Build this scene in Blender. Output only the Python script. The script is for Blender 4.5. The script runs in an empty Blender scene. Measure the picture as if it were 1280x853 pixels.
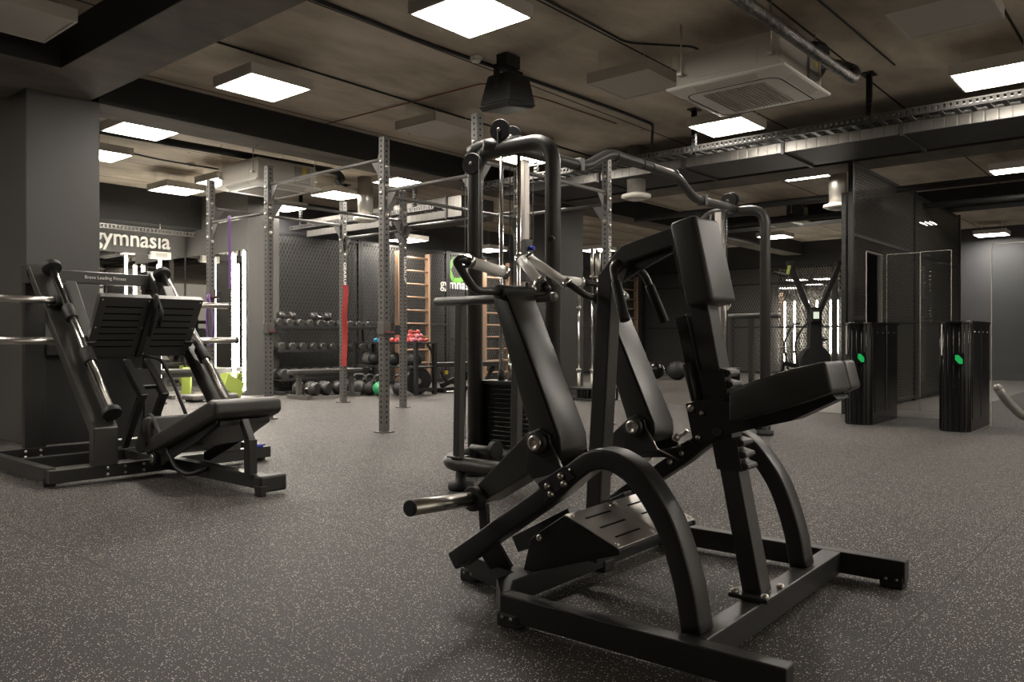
import bpy, bmesh, math, random
from mathutils import Vector, Matrix
random.seed(7)
S = bpy.context.scene
COL = S.collection
R = math.radians
V = Vector
ORD = ['first','second','third','fourth','fifth','sixth','seventh','eighth','ninth','tenth','eleventh','twelfth']

# ------------------------------------------------------------------ camera
cam_d = bpy.data.cameras.new('camera'); cam = bpy.data.objects.new('camera', cam_d); COL.objects.link(cam)
cam_d.sensor_width = 36; cam_d.lens = 36*1000/1280; cam_d.clip_start = .05; cam_d.clip_end = 200
YAW = 40.5
cam.location = (0, 0, .9)
cam.rotation_euler = (R(90-.143), 0, R(YAW-90))
S.camera = cam
S.view_settings.view_transform = 'Standard'
try: S.view_settings.look = 'None'
except Exception: pass
S.view_settings.gamma = 1; S.view_settings.use_curve_mapping = False
S.view_settings.exposure = 1.88
W = bpy.data.worlds.new('world'); S.world = W; W.use_nodes = True
W.node_tree.nodes['Background'].inputs['Color'].default_value = (1,.9,.76,1); W.node_tree.nodes['Background'].inputs['Strength'].default_value = .25  # dim warm fill added for brightness, entering through the unbuilt front side
S.cycles.use_denoising = True
S.cycles.max_bounces = 7; S.cycles.diffuse_bounces = 4; S.cycles.glossy_bounces = 4
S.cycles.sample_clamp_indirect = 8

# ------------------------------------------------------------------ materials
def mat(name, col, rough=.5, metal=0, spec=.5, emit=None, es=0, bump=0, bscale=40, cvar=0, cscale=8, coat=0):
    m = bpy.data.materials.new(name); m.use_nodes = True
    nt = m.node_tree; b = nt.nodes['Principled BSDF']
    b.inputs['Base Color'].default_value = (*col, 1); b.inputs['Roughness'].default_value = rough
    b.inputs['Metallic'].default_value = metal; b.inputs['Specular IOR Level'].default_value = spec
    b.inputs['Coat Weight'].default_value = coat
    if emit: b.inputs['Emission Color'].default_value = (*emit, 1); b.inputs['Emission Strength'].default_value = es
    if bump or cvar:
        tc = nt.nodes.new('ShaderNodeTexCoord')
        if cvar:
            n = nt.nodes.new('ShaderNodeTexNoise'); n.inputs['Scale'].default_value = cscale; n.inputs['Detail'].default_value = 6
            nt.links.new(tc.outputs['Object'], n.inputs['Vector'])
            mr = nt.nodes.new('ShaderNodeMapRange'); mr.inputs['From Min'].default_value = .3; mr.inputs['From Max'].default_value = .7
            mr.inputs['To Min'].default_value = 1-cvar; mr.inputs['To Max'].default_value = 1+cvar
            nt.links.new(n.outputs['Fac'], mr.inputs['Value'])
            vm = nt.nodes.new('ShaderNodeVectorMath'); vm.operation = 'SCALE'; vm.inputs[0].default_value = col
            nt.links.new(mr.outputs['Result'], vm.inputs['Scale']); nt.links.new(vm.outputs['Vector'], b.inputs['Base Color'])
        if bump:
            n = nt.nodes.new('ShaderNodeTexNoise'); n.inputs['Scale'].default_value = bscale; n.inputs['Detail'].default_value = 4
            nt.links.new(tc.outputs['Object'], n.inputs['Vector'])
            bp = nt.nodes.new('ShaderNodeBump'); bp.inputs['Strength'].default_value = bump; bp.inputs['Distance'].default_value = .01
            nt.links.new(n.outputs['Fac'], bp.inputs['Height']); nt.links.new(bp.outputs['Normal'], b.inputs['Normal'])
    return m

def floor_mat():
    m = mat('speckled_rubber', (.03,.03,.03), .62, spec=.35); nt = m.node_tree; N = nt.nodes; L = nt.links
    b = N['Principled BSDF']; tc = N.new('ShaderNodeTexCoord')
    vo = N.new('ShaderNodeTexVoronoi'); vo.inputs['Scale'].default_value = 150; L.new(tc.outputs['Object'], vo.inputs['Vector'])
    vo.voronoi_dimensions = '2D'
    sep = N.new('ShaderNodeSeparateColor'); L.new(vo.outputs['Color'], sep.inputs['Color'])
    # size of the chip varies per cell; only some cells carry a chip
    mr = N.new('ShaderNodeMapRange'); mr.inputs['From Min'].default_value = .76; mr.inputs['From Max'].default_value = 1
    mr.inputs['To Min'].default_value = .08; mr.inputs['To Max'].default_value = .38; L.new(sep.outputs['Red'], mr.inputs['Value'])
    nz = N.new('ShaderNodeTexNoise'); nz.inputs['Scale'].default_value = 260; L.new(tc.outputs['Object'], nz.inputs['Vector'])
    ad = N.new('ShaderNodeMath'); ad.operation = 'MULTIPLY_ADD'; ad.inputs[1].default_value = .16; L.new(nz.outputs['Fac'], ad.inputs[0]); L.new(vo.outputs['Distance'], ad.inputs[2])
    sb = N.new('ShaderNodeMath'); sb.operation = 'SUBTRACT'; sb.inputs[1].default_value = .08; L.new(ad.outputs[0], sb.inputs[0])
    lt = N.new('ShaderNodeMath'); lt.operation = 'LESS_THAN'; L.new(sb.outputs[0], lt.inputs[0]); L.new(mr.outputs['Result'], lt.inputs[1])
    big = N.new('ShaderNodeTexNoise'); big.inputs['Scale'].default_value = .7; big.inputs['Detail'].default_value = 5; L.new(tc.outputs['Object'], big.inputs['Vector'])
    cr = N.new('ShaderNodeValToRGB'); cr.color_ramp.elements[0].position = .3; cr.color_ramp.elements[1].position = .75
    cr.color_ramp.elements[0].color = (.0255,.0228,.0213,1); cr.color_ramp.elements[1].color = (.039,.0348,.0325,1); L.new(big.outputs['Fac'], cr.inputs['Fac'])
    mx = N.new('ShaderNodeMix'); mx.data_type = 'RGBA'; L.new(lt.outputs[0], mx.inputs['Factor']); L.new(cr.outputs['Color'], mx.inputs['A']); mx.inputs['B'].default_value = (.80,.745,.69,1)
    # tile seams
    sx = N.new('ShaderNodeSeparateXYZ'); L.new(tc.outputs['Object'], sx.inputs['Vector'])
    seam = None
    for o, off, per in ((sx.outputs['Y'], .68, 1.0), (sx.outputs['X'], .35, 1.0)):
        a = N.new('ShaderNodeMath'); a.operation = 'SUBTRACT'; a.inputs[1].default_value = off-50*per; L.new(o, a.inputs[0])
        w = N.new('ShaderNodeMath'); w.operation = 'MODULO'; w.inputs[1].default_value = per; L.new(a.outputs[0], w.inputs[0])
        l = N.new('ShaderNodeMath'); l.operation = 'LESS_THAN'; l.inputs[1].default_value = .005; L.new(w.outputs[0], l.inputs[0])
        if seam is None: seam = l
        else:
            k = N.new('ShaderNodeMath'); k.operation = 'MAXIMUM'; L.new(seam.outputs[0], k.inputs[0]); L.new(l.outputs[0], k.inputs[1]); seam = k
    m2 = N.new('ShaderNodeMix'); m2.data_type = 'RGBA'; L.new(seam.outputs[0], m2.inputs['Factor']); L.new(mx.outputs['Result'], m2.inputs['A']); m2.inputs['B'].default_value = (.012,.011,.01,1)
    L.new(m2.outputs['Result'], b.inputs['Base Color'])
    bn = N.new('ShaderNodeTexNoise'); bn.inputs['Scale'].default_value = 220; L.new(tc.outputs['Object'], bn.inputs['Vector'])
    bp = N.new('ShaderNodeBump'); bp.inputs['Strength'].default_value = .30; bp.inputs['Distance'].default_value = .004
    L.new(bn.outputs['Fac'], bp.inputs['Height']); L.new(bp.outputs['Normal'], b.inputs['Normal'])
    return m

def concrete_mat(name, c0, c1, joints=True):
    m = mat(name, c0, .8, spec=.25); nt = m.node_tree; N = nt.nodes; L = nt.links; b = N['Principled BSDF']
    tc = N.new('ShaderNodeTexCoord'); mp = N.new('ShaderNodeMapping'); mp.inputs['Scale'].default_value = (.7,1.6,1); L.new(tc.outputs['Object'], mp.inputs['Vector'])
    n = N.new('ShaderNodeTexNoise'); n.inputs['Scale'].default_value = 1.3; n.inputs['Detail'].default_value = 9; n.inputs['Roughness'].default_value = .62; L.new(mp.outputs['Vector'], n.inputs['Vector'])
    cr = N.new('ShaderNodeValToRGB'); e = cr.color_ramp.elements; e[0].position = .32; e[1].position = .68; e[0].color = (*c0,1); e[1].color = (*c1,1); L.new(n.outputs['Fac'], cr.inputs['Fac'])
    out = cr.outputs['Color']
    # scattered dark pits
    vo = N.new('ShaderNodeTexVoronoi'); vo.inputs['Scale'].default_value = 2.2; L.new(tc.outputs['Object'], vo.inputs['Vector'])
    pt = N.new('ShaderNodeMath'); pt.operation = 'LESS_THAN'; pt.inputs[1].default_value = .035; L.new(vo.outputs['Distance'], pt.inputs[0])
    mx = N.new('ShaderNodeMix'); mx.data_type = 'RGBA'; L.new(pt.outputs[0], mx.inputs['Factor']); L.new(out, mx.inputs['A']); mx.inputs['B'].default_value = (.03,.026,.022,1); out = mx.outputs['Result']
    if joints:
        sx = N.new('ShaderNodeSeparateXYZ'); L.new(tc.outputs['Object'], sx.inputs['Vector'])
        a = N.new('ShaderNodeMath'); a.operation = 'SUBTRACT'; a.inputs[1].default_value = 6.11-126; L.new(sx.outputs['Y'], a.inputs[0])
        w = N.new('ShaderNodeMath'); w.operation = 'MODULO'; w.inputs[1].default_value = 1.26; L.new(a.outputs[0], w.inputs[0])
        l = N.new('ShaderNodeMath'); l.operation = 'LESS_THAN'; l.inputs[1].default_value = .022; L.new(w.outputs[0], l.inputs[0])
        m2 = N.new('ShaderNodeMix'); m2.data_type = 'RGBA'; L.new(l.outputs[0], m2.inputs['Factor']); L.new(out, m2.inputs['A']); m2.inputs['B'].default_value = (.035,.03,.025,1); out = m2.outputs['Result']
    L.new(out, b.inputs['Base Color'])
    bp = N.new('ShaderNodeBump'); bp.inputs['Strength'].default_value = .3; bp.inputs['Distance'].default_value = .02
    L.new(n.outputs['Fac'], bp.inputs['Height']); L.new(bp.outputs['Normal'], b.inputs['Normal'])
    return m

def brick_mat():
    m = mat('black_brick', (.03,.03,.03), .45); nt = m.node_tree; N = nt.nodes; L = nt.links; b = N['Principled BSDF']
    tc = N.new('ShaderNodeTexCoord'); mp = N.new('ShaderNodeMapping'); mp.inputs['Rotation'].default_value = (R(90),0,0); L.new(tc.outputs['Object'], mp.inputs['Vector'])
    br = N.new('ShaderNodeTexBrick'); br.inputs['Scale'].default_value = 1; br.inputs['Brick Width'].default_value = .26; br.inputs['Row Height'].default_value = .082; br.inputs['Mortar Size'].default_value = .012
    br.inputs['Color1'].default_value = (.030,.028,.026,1); br.inputs['Color2'].default_value = (.02,.019,.018,1); br.inputs['Mortar'].default_value = (.012,.011,.01,1)
    L.new(mp.outputs['Vector'], br.inputs['Vector']); L.new(br.outputs['Color'], b.inputs['Base Color'])
    bp = N.new('ShaderNodeBump'); bp.inputs['Strength'].default_value = 1; bp.inputs['Distance'].default_value = -.02
    L.new(br.outputs['Fac'], bp.inputs['Height']); L.new(bp.outputs['Normal'], b.inputs['Normal'])
    return m

def wood_mat():
    m = mat('beech', (.42,.2,.09), .45); nt = m.node_tree; N = nt.nodes; L = nt.links; b = N['Principled BSDF']
    tc = N.new('ShaderNodeTexCoord'); mp = N.new('ShaderNodeMapping'); mp.inputs['Scale'].default_value = (14,14,1.2); L.new(tc.outputs['Object'], mp.inputs['Vector'])
    n = N.new('ShaderNodeTexNoise'); n.inputs['Scale'].default_value = 3; L.new(mp.outputs['Vector'], n.inputs['Vector'])
    cr = N.new('ShaderNodeValToRGB'); cr.color_ramp.elements[0].color = (.22,.13,.08,1); cr.color_ramp.elements[1].color = (.40,.27,.18,1); L.new(n.outputs['Fac'], cr.inputs['Fac']); L.new(cr.outputs['Color'], b.inputs['Base Color'])
    return m

def glass_mat():
    m = bpy.data.materials.new('clear_glass'); m.use_nodes = True; nt = m.node_tree; N = nt.nodes; L = nt.links
    N.remove(N['Principled BSDF']); o = N['Material Output']
    t = N.new('ShaderNodeBsdfTransparent'); t.inputs['Color'].default_value = (.96,.97,.965,1)
    g = N.new('ShaderNodeBsdfGlossy'); g.inputs['Roughness'].default_value = .02
    f = N.new('ShaderNodeFresnel'); f.inputs['IOR'].default_value = 1.5
    mx = N.new('ShaderNodeMixShader'); L.new(f.outputs[0], mx.inputs[0]); L.new(t.outputs[0], mx.inputs[1]); L.new(g.outputs[0], mx.inputs[2]); L.new(mx.outputs[0], o.inputs['Surface'])
    return m

def ribbed_mat():
    m = mat('ribbed_duct', (.33,.315,.29), .42, .7); nt = m.node_tree; N = nt.nodes; L = nt.links; b = N['Principled BSDF']
    tc = N.new('ShaderNodeTexCoord'); sx = N.new('ShaderNodeSeparateXYZ'); L.new(tc.outputs['Object'], sx.inputs['Vector'])
    a = N.new('ShaderNodeMath'); a.operation = 'ADD'; a.inputs[1].default_value = 50; L.new(sx.outputs['Y'], a.inputs[0])
    w = N.new('ShaderNodeMath'); w.operation = 'PINGPONG'; w.inputs[1].default_value = .055; L.new(a.outputs[0], w.inputs[0])
    l = N.new('ShaderNodeMapRange'); l.inputs['From Max'].default_value = .012; L.new(w.outputs[0], l.inputs['Value'])
    mx = N.new('ShaderNodeMix'); mx.data_type = 'RGBA'; L.new(l.outputs['Result'], mx.inputs['Factor']); mx.inputs['A'].default_value = (.13,.124,.115,1); mx.inputs['B'].default_value = (.17,.163,.15,1); L.new(mx.outputs['Result'], b.inputs['Base Color'])
    bp = N.new('ShaderNodeBump'); bp.inputs['Strength'].default_value = .2; bp.inputs['Distance'].default_value = .01; L.new(l.outputs['Result'], bp.inputs['Height']); L.new(bp.outputs['Normal'], b.inputs['Normal'])
    return m
LIGHT = (1, .925, .825)
M = dict(
 black = mat('black_powder_coat', (.017,.0165,.016), .40, spec=.55, bump=.04, bscale=300),
 satin = mat('satin_black_steel', (.034,.033,.031), .36, spec=.6, bump=.03, bscale=260),
 gloss = mat('gloss_black', (.005,.005,.005), .2, spec=.45),
 rubber = mat('black_rubber', (.014,.014,.014), .6),
 vinyl = mat('black_vinyl', (.036,.0345,.032), .43, spec=.55, bump=.12, bscale=160),
 rig = mat('grey_rig_steel', (.10,.096,.09), .42, spec=.5, bump=.03, bscale=200),
 chrome = mat('chrome', (.75,.73,.70), .18, 1),
 steel = mat('brushed_steel', (.50,.475,.44), .34, 1, bump=.05, bscale=90),
 zinc = mat('zinc_bolt', (.62,.58,.53), .3, 1),
 knurl = mat('silver_handle', (.97,.95,.91), .38, .0, bump=.15, bscale=500),
 hole = mat('dark_recess', (.003,.003,.003), .9, spec=.1),
 floor = floor_mat(),
 floor2 = mat('pale_smooth_floor', (.105,.097,.088), .42, spec=.4, cvar=.12, cscale=2),
 ceil = concrete_mat('raw_concrete', (.36,.31,.245), (.68,.60,.49)),
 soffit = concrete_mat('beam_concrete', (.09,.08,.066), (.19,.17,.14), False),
 darkpaint = mat('charcoal_paint', (.018,.0175,.017), .6, spec=.35, cvar=.15, cscale=3),
 colpaint = mat('grey_column_paint', (.055,.053,.050), .5, spec=.4, cvar=.06, cscale=2),
 wallpaint = mat('slate_wall_paint', (.045,.046,.05), .6, cvar=.08, cscale=2),
 greywall = mat('mid_grey_wall_paint', (.085,.082,.077), .6, cvar=.05, cscale=2),
 brick = brick_mat(), wood = wood_mat(), glass = glass_mat(),
 mesh = mat('expanded_steel', (.12,.115,.107), .36, .5, spec=.6),
 fence = mat('fence_black', (.014,.014,.014), .5),
 white = mat('white_plastic', (.72,.69,.63), .45),
 casing = mat('white_light_casing', (.50,.47,.42), .5),
 offdiff = mat('unlit_diffuser', (.46,.43,.385), .5),
 diff = mat('lit_diffuser', (.9,.9,.9), .5, emit=LIGHT, es=17),
 led = mat('led_strip', (.9,.9,.9), .5, emit=(1,.93,.80), es=15),
 galv = mat('galvanised_duct', (.33,.315,.29), .42, .7, cvar=.12, cscale=3),
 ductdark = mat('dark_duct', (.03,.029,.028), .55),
 ribbed = ribbed_mat(),
 tower = mat('tower_grey_paint', (.042,.041,.0385), .44, spec=.55, bump=.03, bscale=200),
 horn = mat('satin_chrome', (.66,.63,.59), .30, 1),
 iron = mat('dark_iron', (.035,.034,.032), .38, spec=.55),
 foil = mat('foil_wrapped_pipe', (.10,.095,.085), .30, .7, bump=1.0, bscale=70, cvar=.95, cscale=22),
 mirror = mat('mirror', (.52,.515,.50), .015, 1),
 sign = mat('white_letters', (.85,.83,.78), .5),
 green = mat('logo_green', (.14,.36,.05), .5),
 lime = mat('lime_foam', (.30,.38,.07), .6),
 red = mat('red_band', (.38,.03,.028), .5),
 pink = mat('coral_vinyl', (.62,.10,.09), .4),
 pink2 = mat('pink_vinyl', (.68,.22,.27), .4),
 blue = mat('blue_vinyl', (.03,.22,.38), .4),
 purple = mat('purple_band', (.10,.04,.17), .5),
 yellow = mat('yellow_knob', (.70,.52,.06), .4),
 greenball = mat('green_vinyl', (.03,.26,.10), .4),
 grey = mat('grey_vinyl', (.13,.125,.12), .5),
 lcd = mat('lcd', (.25,.27,.22), .3, emit=(.5,.56,.45), es=.35),
 greenled = mat('green_arrow', (.0,.25,.06), .4, emit=(.02,.75,.16), es=.07),
 blueknob = mat('blue_knob', (.02,.05,.45), .35),
 redwire = mat('red_cable', (.22,.05,.03), .6),
 tube = mat('grey_tube_paint', (.17,.165,.155), .35, .3),
)

# ------------------------------------------------------------------ mesh builder
class MB:
    def __init__(s): s.v = []; s.f = []; s.sm = []
    def add(s, vs, fs, smooth=False):
        o = len(s.v); s.v += [tuple(x) for x in vs]
        for f in fs: s.f.append([i+o for i in f]); s.sm.append(smooth)
        return s
    def hexa(s, p):   # 8 points: bottom 0-3, top 4-7
        return s.add(p, [(3,2,1,0),(4,5,6,7),(0,1,5,4),(1,2,6,5),(2,3,7,6),(3,0,4,7)])
    def box(s, x0, x1, y0, y1, z0, z1):
        return s.hexa([(x0,y0,z0),(x1,y0,z0),(x1,y1,z0),(x0,y1,z0),(x0,y0,z1),(x1,y0,z1),(x1,y1,z1),(x0,y1,z1)])
    def obox(s, c, size, m):
        hx,hy,hz = [k/2 for k in size]; c = V(c)
        P = [(-hx,-hy,-hz),(hx,-hy,-hz),(hx,hy,-hz),(-hx,hy,-hz),(-hx,-hy,hz),(hx,-hy,hz),(hx,hy,hz),(-hx,hy,hz)]
        return s.hexa([c + m @ V(q) for q in P])
    def bar(s, p, q, w, h, up=(0,0,1)):     # rectangular bar from p to q, w across, h along up
        p = V(p); q = V(q); d = (q-p).normalized(); up = V(up)
        a = d.cross(up)
        if a.length < 1e-4: a = d.cross(V((1,0,0)))
        a.normalize(); u = a.cross(d).normalized(); a *= w/2; u *= h/2
        return s.hexa([p-a-u,p+a-u,p+a+u,p-a+u,q-a-u,q+a-u,q+a+u,q-a+u])
    def prism(s, poly, axis, lo, hi):       # poly in the two other axes, extruded along axis
        def mk(a,b,t): return {'x':(t,a,b),'y':(a,t,b),'z':(a,b,t)}[axis]
        n = len(poly)
        vs = [mk(a,b,lo) for a,b in poly]+[mk(a,b,hi) for a,b in poly]
        return s.add(vs, [tuple(range(n))[::-1], tuple(range(n,2*n))]+[(i,(i+1)%n,n+(i+1)%n,n+i) for i in range(n)])
    def cyl(s, p, q, r, r2=None, n=20, cap=True):
        p = V(p); q = V(q); r2 = r if r2 is None else r2
        d = (q-p).normalized(); a = d.orthogonal().normalized(); b = d.cross(a)
        vs = []
        for c, rr in ((p,r),(q,r2)):
            for i in range(n):
                t = 2*math.pi*i/n; vs.append(c + a*math.cos(t)*rr + b*math.sin(t)*rr)
        o = len(s.v); s.v += [tuple(x) for x in vs]
        for i in range(n): s.f.append([o+i,o+(i+1)%n,o+n+(i+1)%n,o+n+i]); s.sm.append(True)
        if cap:
            s.f.append([o+i for i in range(n)][::-1]); s.sm.append(False); s.f.append([o+n+i for i in range(n)]); s.sm.append(False)
        return s
    def lathe(s, prof, c, axis=(0,0,1), n=24):   # prof: list of (r, h)
        c = V(c); d = V(axis).normalized(); a = d.orthogonal().normalized(); b = d.cross(a); o = len(s.v); k = len(prof)
        for r,h in prof:
            for i in range(n):
                t = 2*math.pi*i/n; s.v.append(tuple(c + d*h + a*math.cos(t)*r + b*math.sin(t)*r))
        for j in range(k-1):
            for i in range(n): s.f.append([o+j*n+i,o+j*n+(i+1)%n,o+(j+1)*n+(i+1)%n,o+(j+1)*n+i]); s.sm.append(True)
        s.f.append([o+i for i in range(n)][::-1]); s.sm.append(False); s.f.append([o+(k-1)*n+i for i in range(n)]); s.sm.append(False)
        return s
    def sphere(s, c, r, n=14, sz=1):
        prof = [(max(1e-4,r*math.sin(math.pi*i/n)), -r*math.cos(math.pi*i/n)*sz) for i in range(n+1)]
        return s.lathe(prof, c, n=max(12,n+4))
    def tube(s, pts, r, n=12, closed=False, cap=True):
        pts = [V(p) for p in pts]; k = len(pts); o = len(s.v); fr = None
        for i,p in enumerate(pts):
            t = (pts[(i+1)%k]-pts[i-1]) if closed else (pts[min(i+1,k-1)]-pts[max(i-1,0)])
            t.normalize()
            if fr is None: fr = t.orthogonal().normalized()
            fr = (fr - t*fr.dot(t)).normalized(); b = t.cross(fr)
            for j in range(n):
                a = 2*math.pi*j/n; s.v.append(tuple(p+fr*math.cos(a)*r+b*math.sin(a)*r))
        for i in range(k if closed else k-1):
            i2 = (i+1)%k
            for j in range(n): s.f.append([o+i*n+j,o+i*n+(j+1)%n,o+i2*n+(j+1)%n,o+i2*n+j]); s.sm.append(True)
        if cap and not closed:
            s.f.append([o+j for j in range(n)][::-1]); s.sm.append(False); s.f.append([o+(k-1)*n+j for j in range(n)]); s.sm.append(False)
        return s
    def sweep(s, pts, binorm, w, h, smooth=False, rad=0):   # rect section: w along binorm, h in the plane of the path
        pts = [V(p) for p in pts]; B = V(binorm).normalized(); k = len(pts); o = len(s.v)
        if rad:
            sec = []
            for cx,cy,a0 in ((w/2-rad,h/2-rad,0),(-w/2+rad,h/2-rad,90),(-w/2+rad,-h/2+rad,180),(w/2-rad,-h/2+rad,270)):
                for j in range(4):
                    a = R(a0+30*j); sec.append((cx+rad*math.cos(a), cy+rad*math.sin(a)))
        else: sec = [(w/2,h/2),(-w/2,h/2),(-w/2,-h/2),(w/2,-h/2)]
        n = len(sec)
        for i,p in enumerate(pts):
            t0 = (p-pts[i-1]).normalized() if i else (pts[1]-p).normalized()
            t1 = (pts[i+1]-p).normalized() if i < k-1 else t0
            t = (t0+t1).normalized(); nn = t.cross(B).normalized(); sc = 1/max(.4,t.dot(t0))
            for a,b in sec: s.v.append(tuple(p+B*a+nn*b*sc))
        for i in range(k-1):
            for j in range(n): s.f.append([o+i*n+j,o+i*n+(j+1)%n,o+(i+1)*n+(j+1)%n,o+(i+1)*n+j]); s.sm.append(smooth or bool(rad))
        s.f.append([o+j for j in range(n)][::-1]); s.sm.append(False); s.f.append([o+(k-1)*n+j for j in range(n)]); s.sm.append(False)
        return s
    def build(s, name, m, parent=None, bevel=0, seg=2, loc=(0,0,0), rotz=0):
        me = bpy.data.meshes.new(name); me.from_pydata(s.v, [], s.f); me.update()
        bm = bmesh.new(); bm.from_mesh(me); bmesh.ops.recalc_face_normals(bm, faces=bm.faces)
        bm.to_mesh(me); bm.free()
        for p,sm in zip(me.polygons, s.sm): p.use_smooth = sm
        me.materials.append(M[m] if isinstance(m,str) else m)
        o = bpy.data.objects.new(name, me); COL.objects.link(o); o.location = loc; o.rotation_euler = (0,0,rotz)
        if parent: o.parent = parent
        if bevel:
            md = o.modifiers.new('bevel','BEVEL'); md.width = bevel; md.segments = seg; md.limit_method = 'ANGLE'; md.angle_limit = R(35); md.harden_normals = False
            for p in me.polygons: p.use_smooth = True if seg > 2 else p.use_smooth
        return o

def fillet(pts, r, n=6):
    pts = [V(p) for p in pts]; out = [pts[0]]
    for i in range(1, len(pts)-1):
        a,b,c = pts[i-1],pts[i],pts[i+1]; u = (a-b).normalized(); w = (c-b).normalized()
        rr = min(r, (a-b).length*.48, (c-b).length*.48); p0 = b+u*rr; p2 = b+w*rr
        for j in range(n+1):
            t = j/n; out.append(p0*(1-t)**2 + b*2*t*(1-t) + p2*t*t)
    return out+[pts[-1]]
def catmull(P, n=6):
    P = [V(p) for p in P]; Q = [P[0]*2-P[1]]+P+[P[-1]*2-P[-2]]; out = []
    for i in range(1, len(Q)-2):
        for j in range(n):
            t = j/n; a,b,c,d = Q[i-1],Q[i],Q[i+1],Q[i+2]
            out.append(.5*((2*b)+(c-a)*t+(2*a-5*b+4*c-d)*t*t+(3*b-a-3*c+d)*t**3))
    return out+[P[-1]]
def tag(o, label, cat, group=None, kind=None):
    o['label'] = label; o['category'] = cat
    if group: o['group'] = group
    if kind: o['kind'] = kind
    return o
def thing(name, loc, label, cat, group=None, rotz=0):
    o = bpy.data.objects.new(name, None); COL.objects.link(o); o.location = loc; o.rotation_euler = (0,0,rotz); o.empty_display_size = .1
    return tag(o, label, cat, group)
def struct(o): o['kind'] = 'structure'; return o
def copy_tree(o, parent=None):
    c = o.copy(); COL.objects.link(c)
    if parent: c.parent = parent
    for ch in list(o.children): copy_tree(ch, c)
    return c
def text_mesh(name, body, m, width, parent=None, loc=(0,0,0), rot=(R(90),0,0), depth=.01, height=None, bold=0):
    cu = bpy.data.curves.new(name, 'FONT'); cu.body = body; cu.extrude = depth; cu.offset = bold; cu.resolution_u = 3
    t = bpy.data.objects.new(name+'_tmp', cu); COL.objects.link(t)
    dg = bpy.context.evaluated_depsgraph_get(); me = bpy.data.meshes.new_from_object(t.evaluated_get(dg))
    bpy.data.objects.remove(t)
    xs = [v.co.x for v in me.vertices]; ys = [v.co.y for v in me.vertices]
    k = width/(max(xs)-min(xs)); ky = k if height is None else height/(max(ys)-min(ys)); x0 = min(xs)
    for v in me.vertices: v.co = ((v.co.x-x0)*k, v.co.y*ky, v.co.z)
    me.materials.clear(); me.materials.append(M[m])
    o = bpy.data.objects.new(name, me); COL.objects.link(o); o.location = loc; o.rotation_euler = rot
    if parent: o.parent = parent
    return o
def bolt(mb, p, d, r=.011, h=.008):
    d = V(d).normalized(); return mb.lathe([(r,-.002),(r,h*.35),(r*.75,h*.85),(r*.25,h)], p, d, n=12)

# ------------------------------------------------------------------ setting
CZ = 3.34
struct(MB().box(-6,21,-7,14,-.1,0).build('floor','floor'))
struct(MB().box(9.9,20,2.2,9.6,-.02,.004).build('floor','floor2'))
struct(MB().box(-6,21,-7,14,CZ,CZ+.2).build('ceiling','ceil'))
struct(MB().box(-6,7.0,13.5,13.7,0,CZ).build('wall_back','greywall'))
struct(MB().box(7.5,20.2,12.15,12.35,0,CZ).build('wall_back','wallpaint'))
struct(MB().box(20,20.2,-7,12.2,0,CZ).build('wall_right','wallpaint'))
struct(MB().box(-6.2,-6,-7,14,0,CZ).build('wall_left','darkpaint'))
def column(x0,x1,y0,y1,m='colpaint'): return struct(MB().box(x0,x1,y0,y1,0,CZ).build('column',m,bevel=.008))
column(2.47,3.07,7.5,8.4); column(9.95,10.55,7.5,8.1); column(6.97,7.55,11.5,13.5,'greywall')
def beam(x0,x1,y0,y1,z0=3.02):
    # painted sides and a bare concrete underside
    struct(MB().box(x0,x1,y0,y1,z0+.004,CZ).build('ceiling_beam','darkpaint'))
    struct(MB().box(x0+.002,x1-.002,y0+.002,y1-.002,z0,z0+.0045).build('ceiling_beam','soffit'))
beam(2.47,2.98,-7,7.5); beam(2.98,20,7.5,7.97); beam(9.95,10.5,-7,7.5); beam(-6,2.47,6.75,8.0)
# drop head where the beams meet over the near column
struct(MB().hexa([(2.47,7.0,2.86),(3.07,7.0,2.86),(3.07,8.3,2.86),(2.47,8.3,2.86),(2.2,6.4,3.02),(3.0,6.4,3.02),(3.0,8.4,3.02),(2.2,8.4,3.02)]).build('trim_1','soffit')) if False else None
struct(MB().box(-6,6.97,12.95,13.5,2.78,CZ).build('ceiling_beam','darkpaint'))
struct(MB().box(14.5,15.0,-7,7.5,3.02,CZ).build('ceiling_beam','darkpaint'))
struct(MB().box(9.9,15.6,3.19,3.24,0,2.66).build('wall_partition','brick'))

def mirror(name_lbl, x0,x1,y0,y1,z0,z1):
    return tag(MB().box(x0,x1,y0,y1,z0,z1).build('wall_mirror','mirror'), name_lbl, 'mirror')
mirror('wide frameless wall mirror under the white lettering on the back wall', 3.4,6.94,13.478,13.498,.08,2.33)
mirror('tall wall mirror on the grey pier behind the rig, with light strips on it', 6.95,6.968,11.52,13.44,.08,2.33)
mirror('large wall mirror seen through the mesh fence behind the ski trainer', 19.965,19.985,6.45,8.1,.1,2.72)

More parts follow.
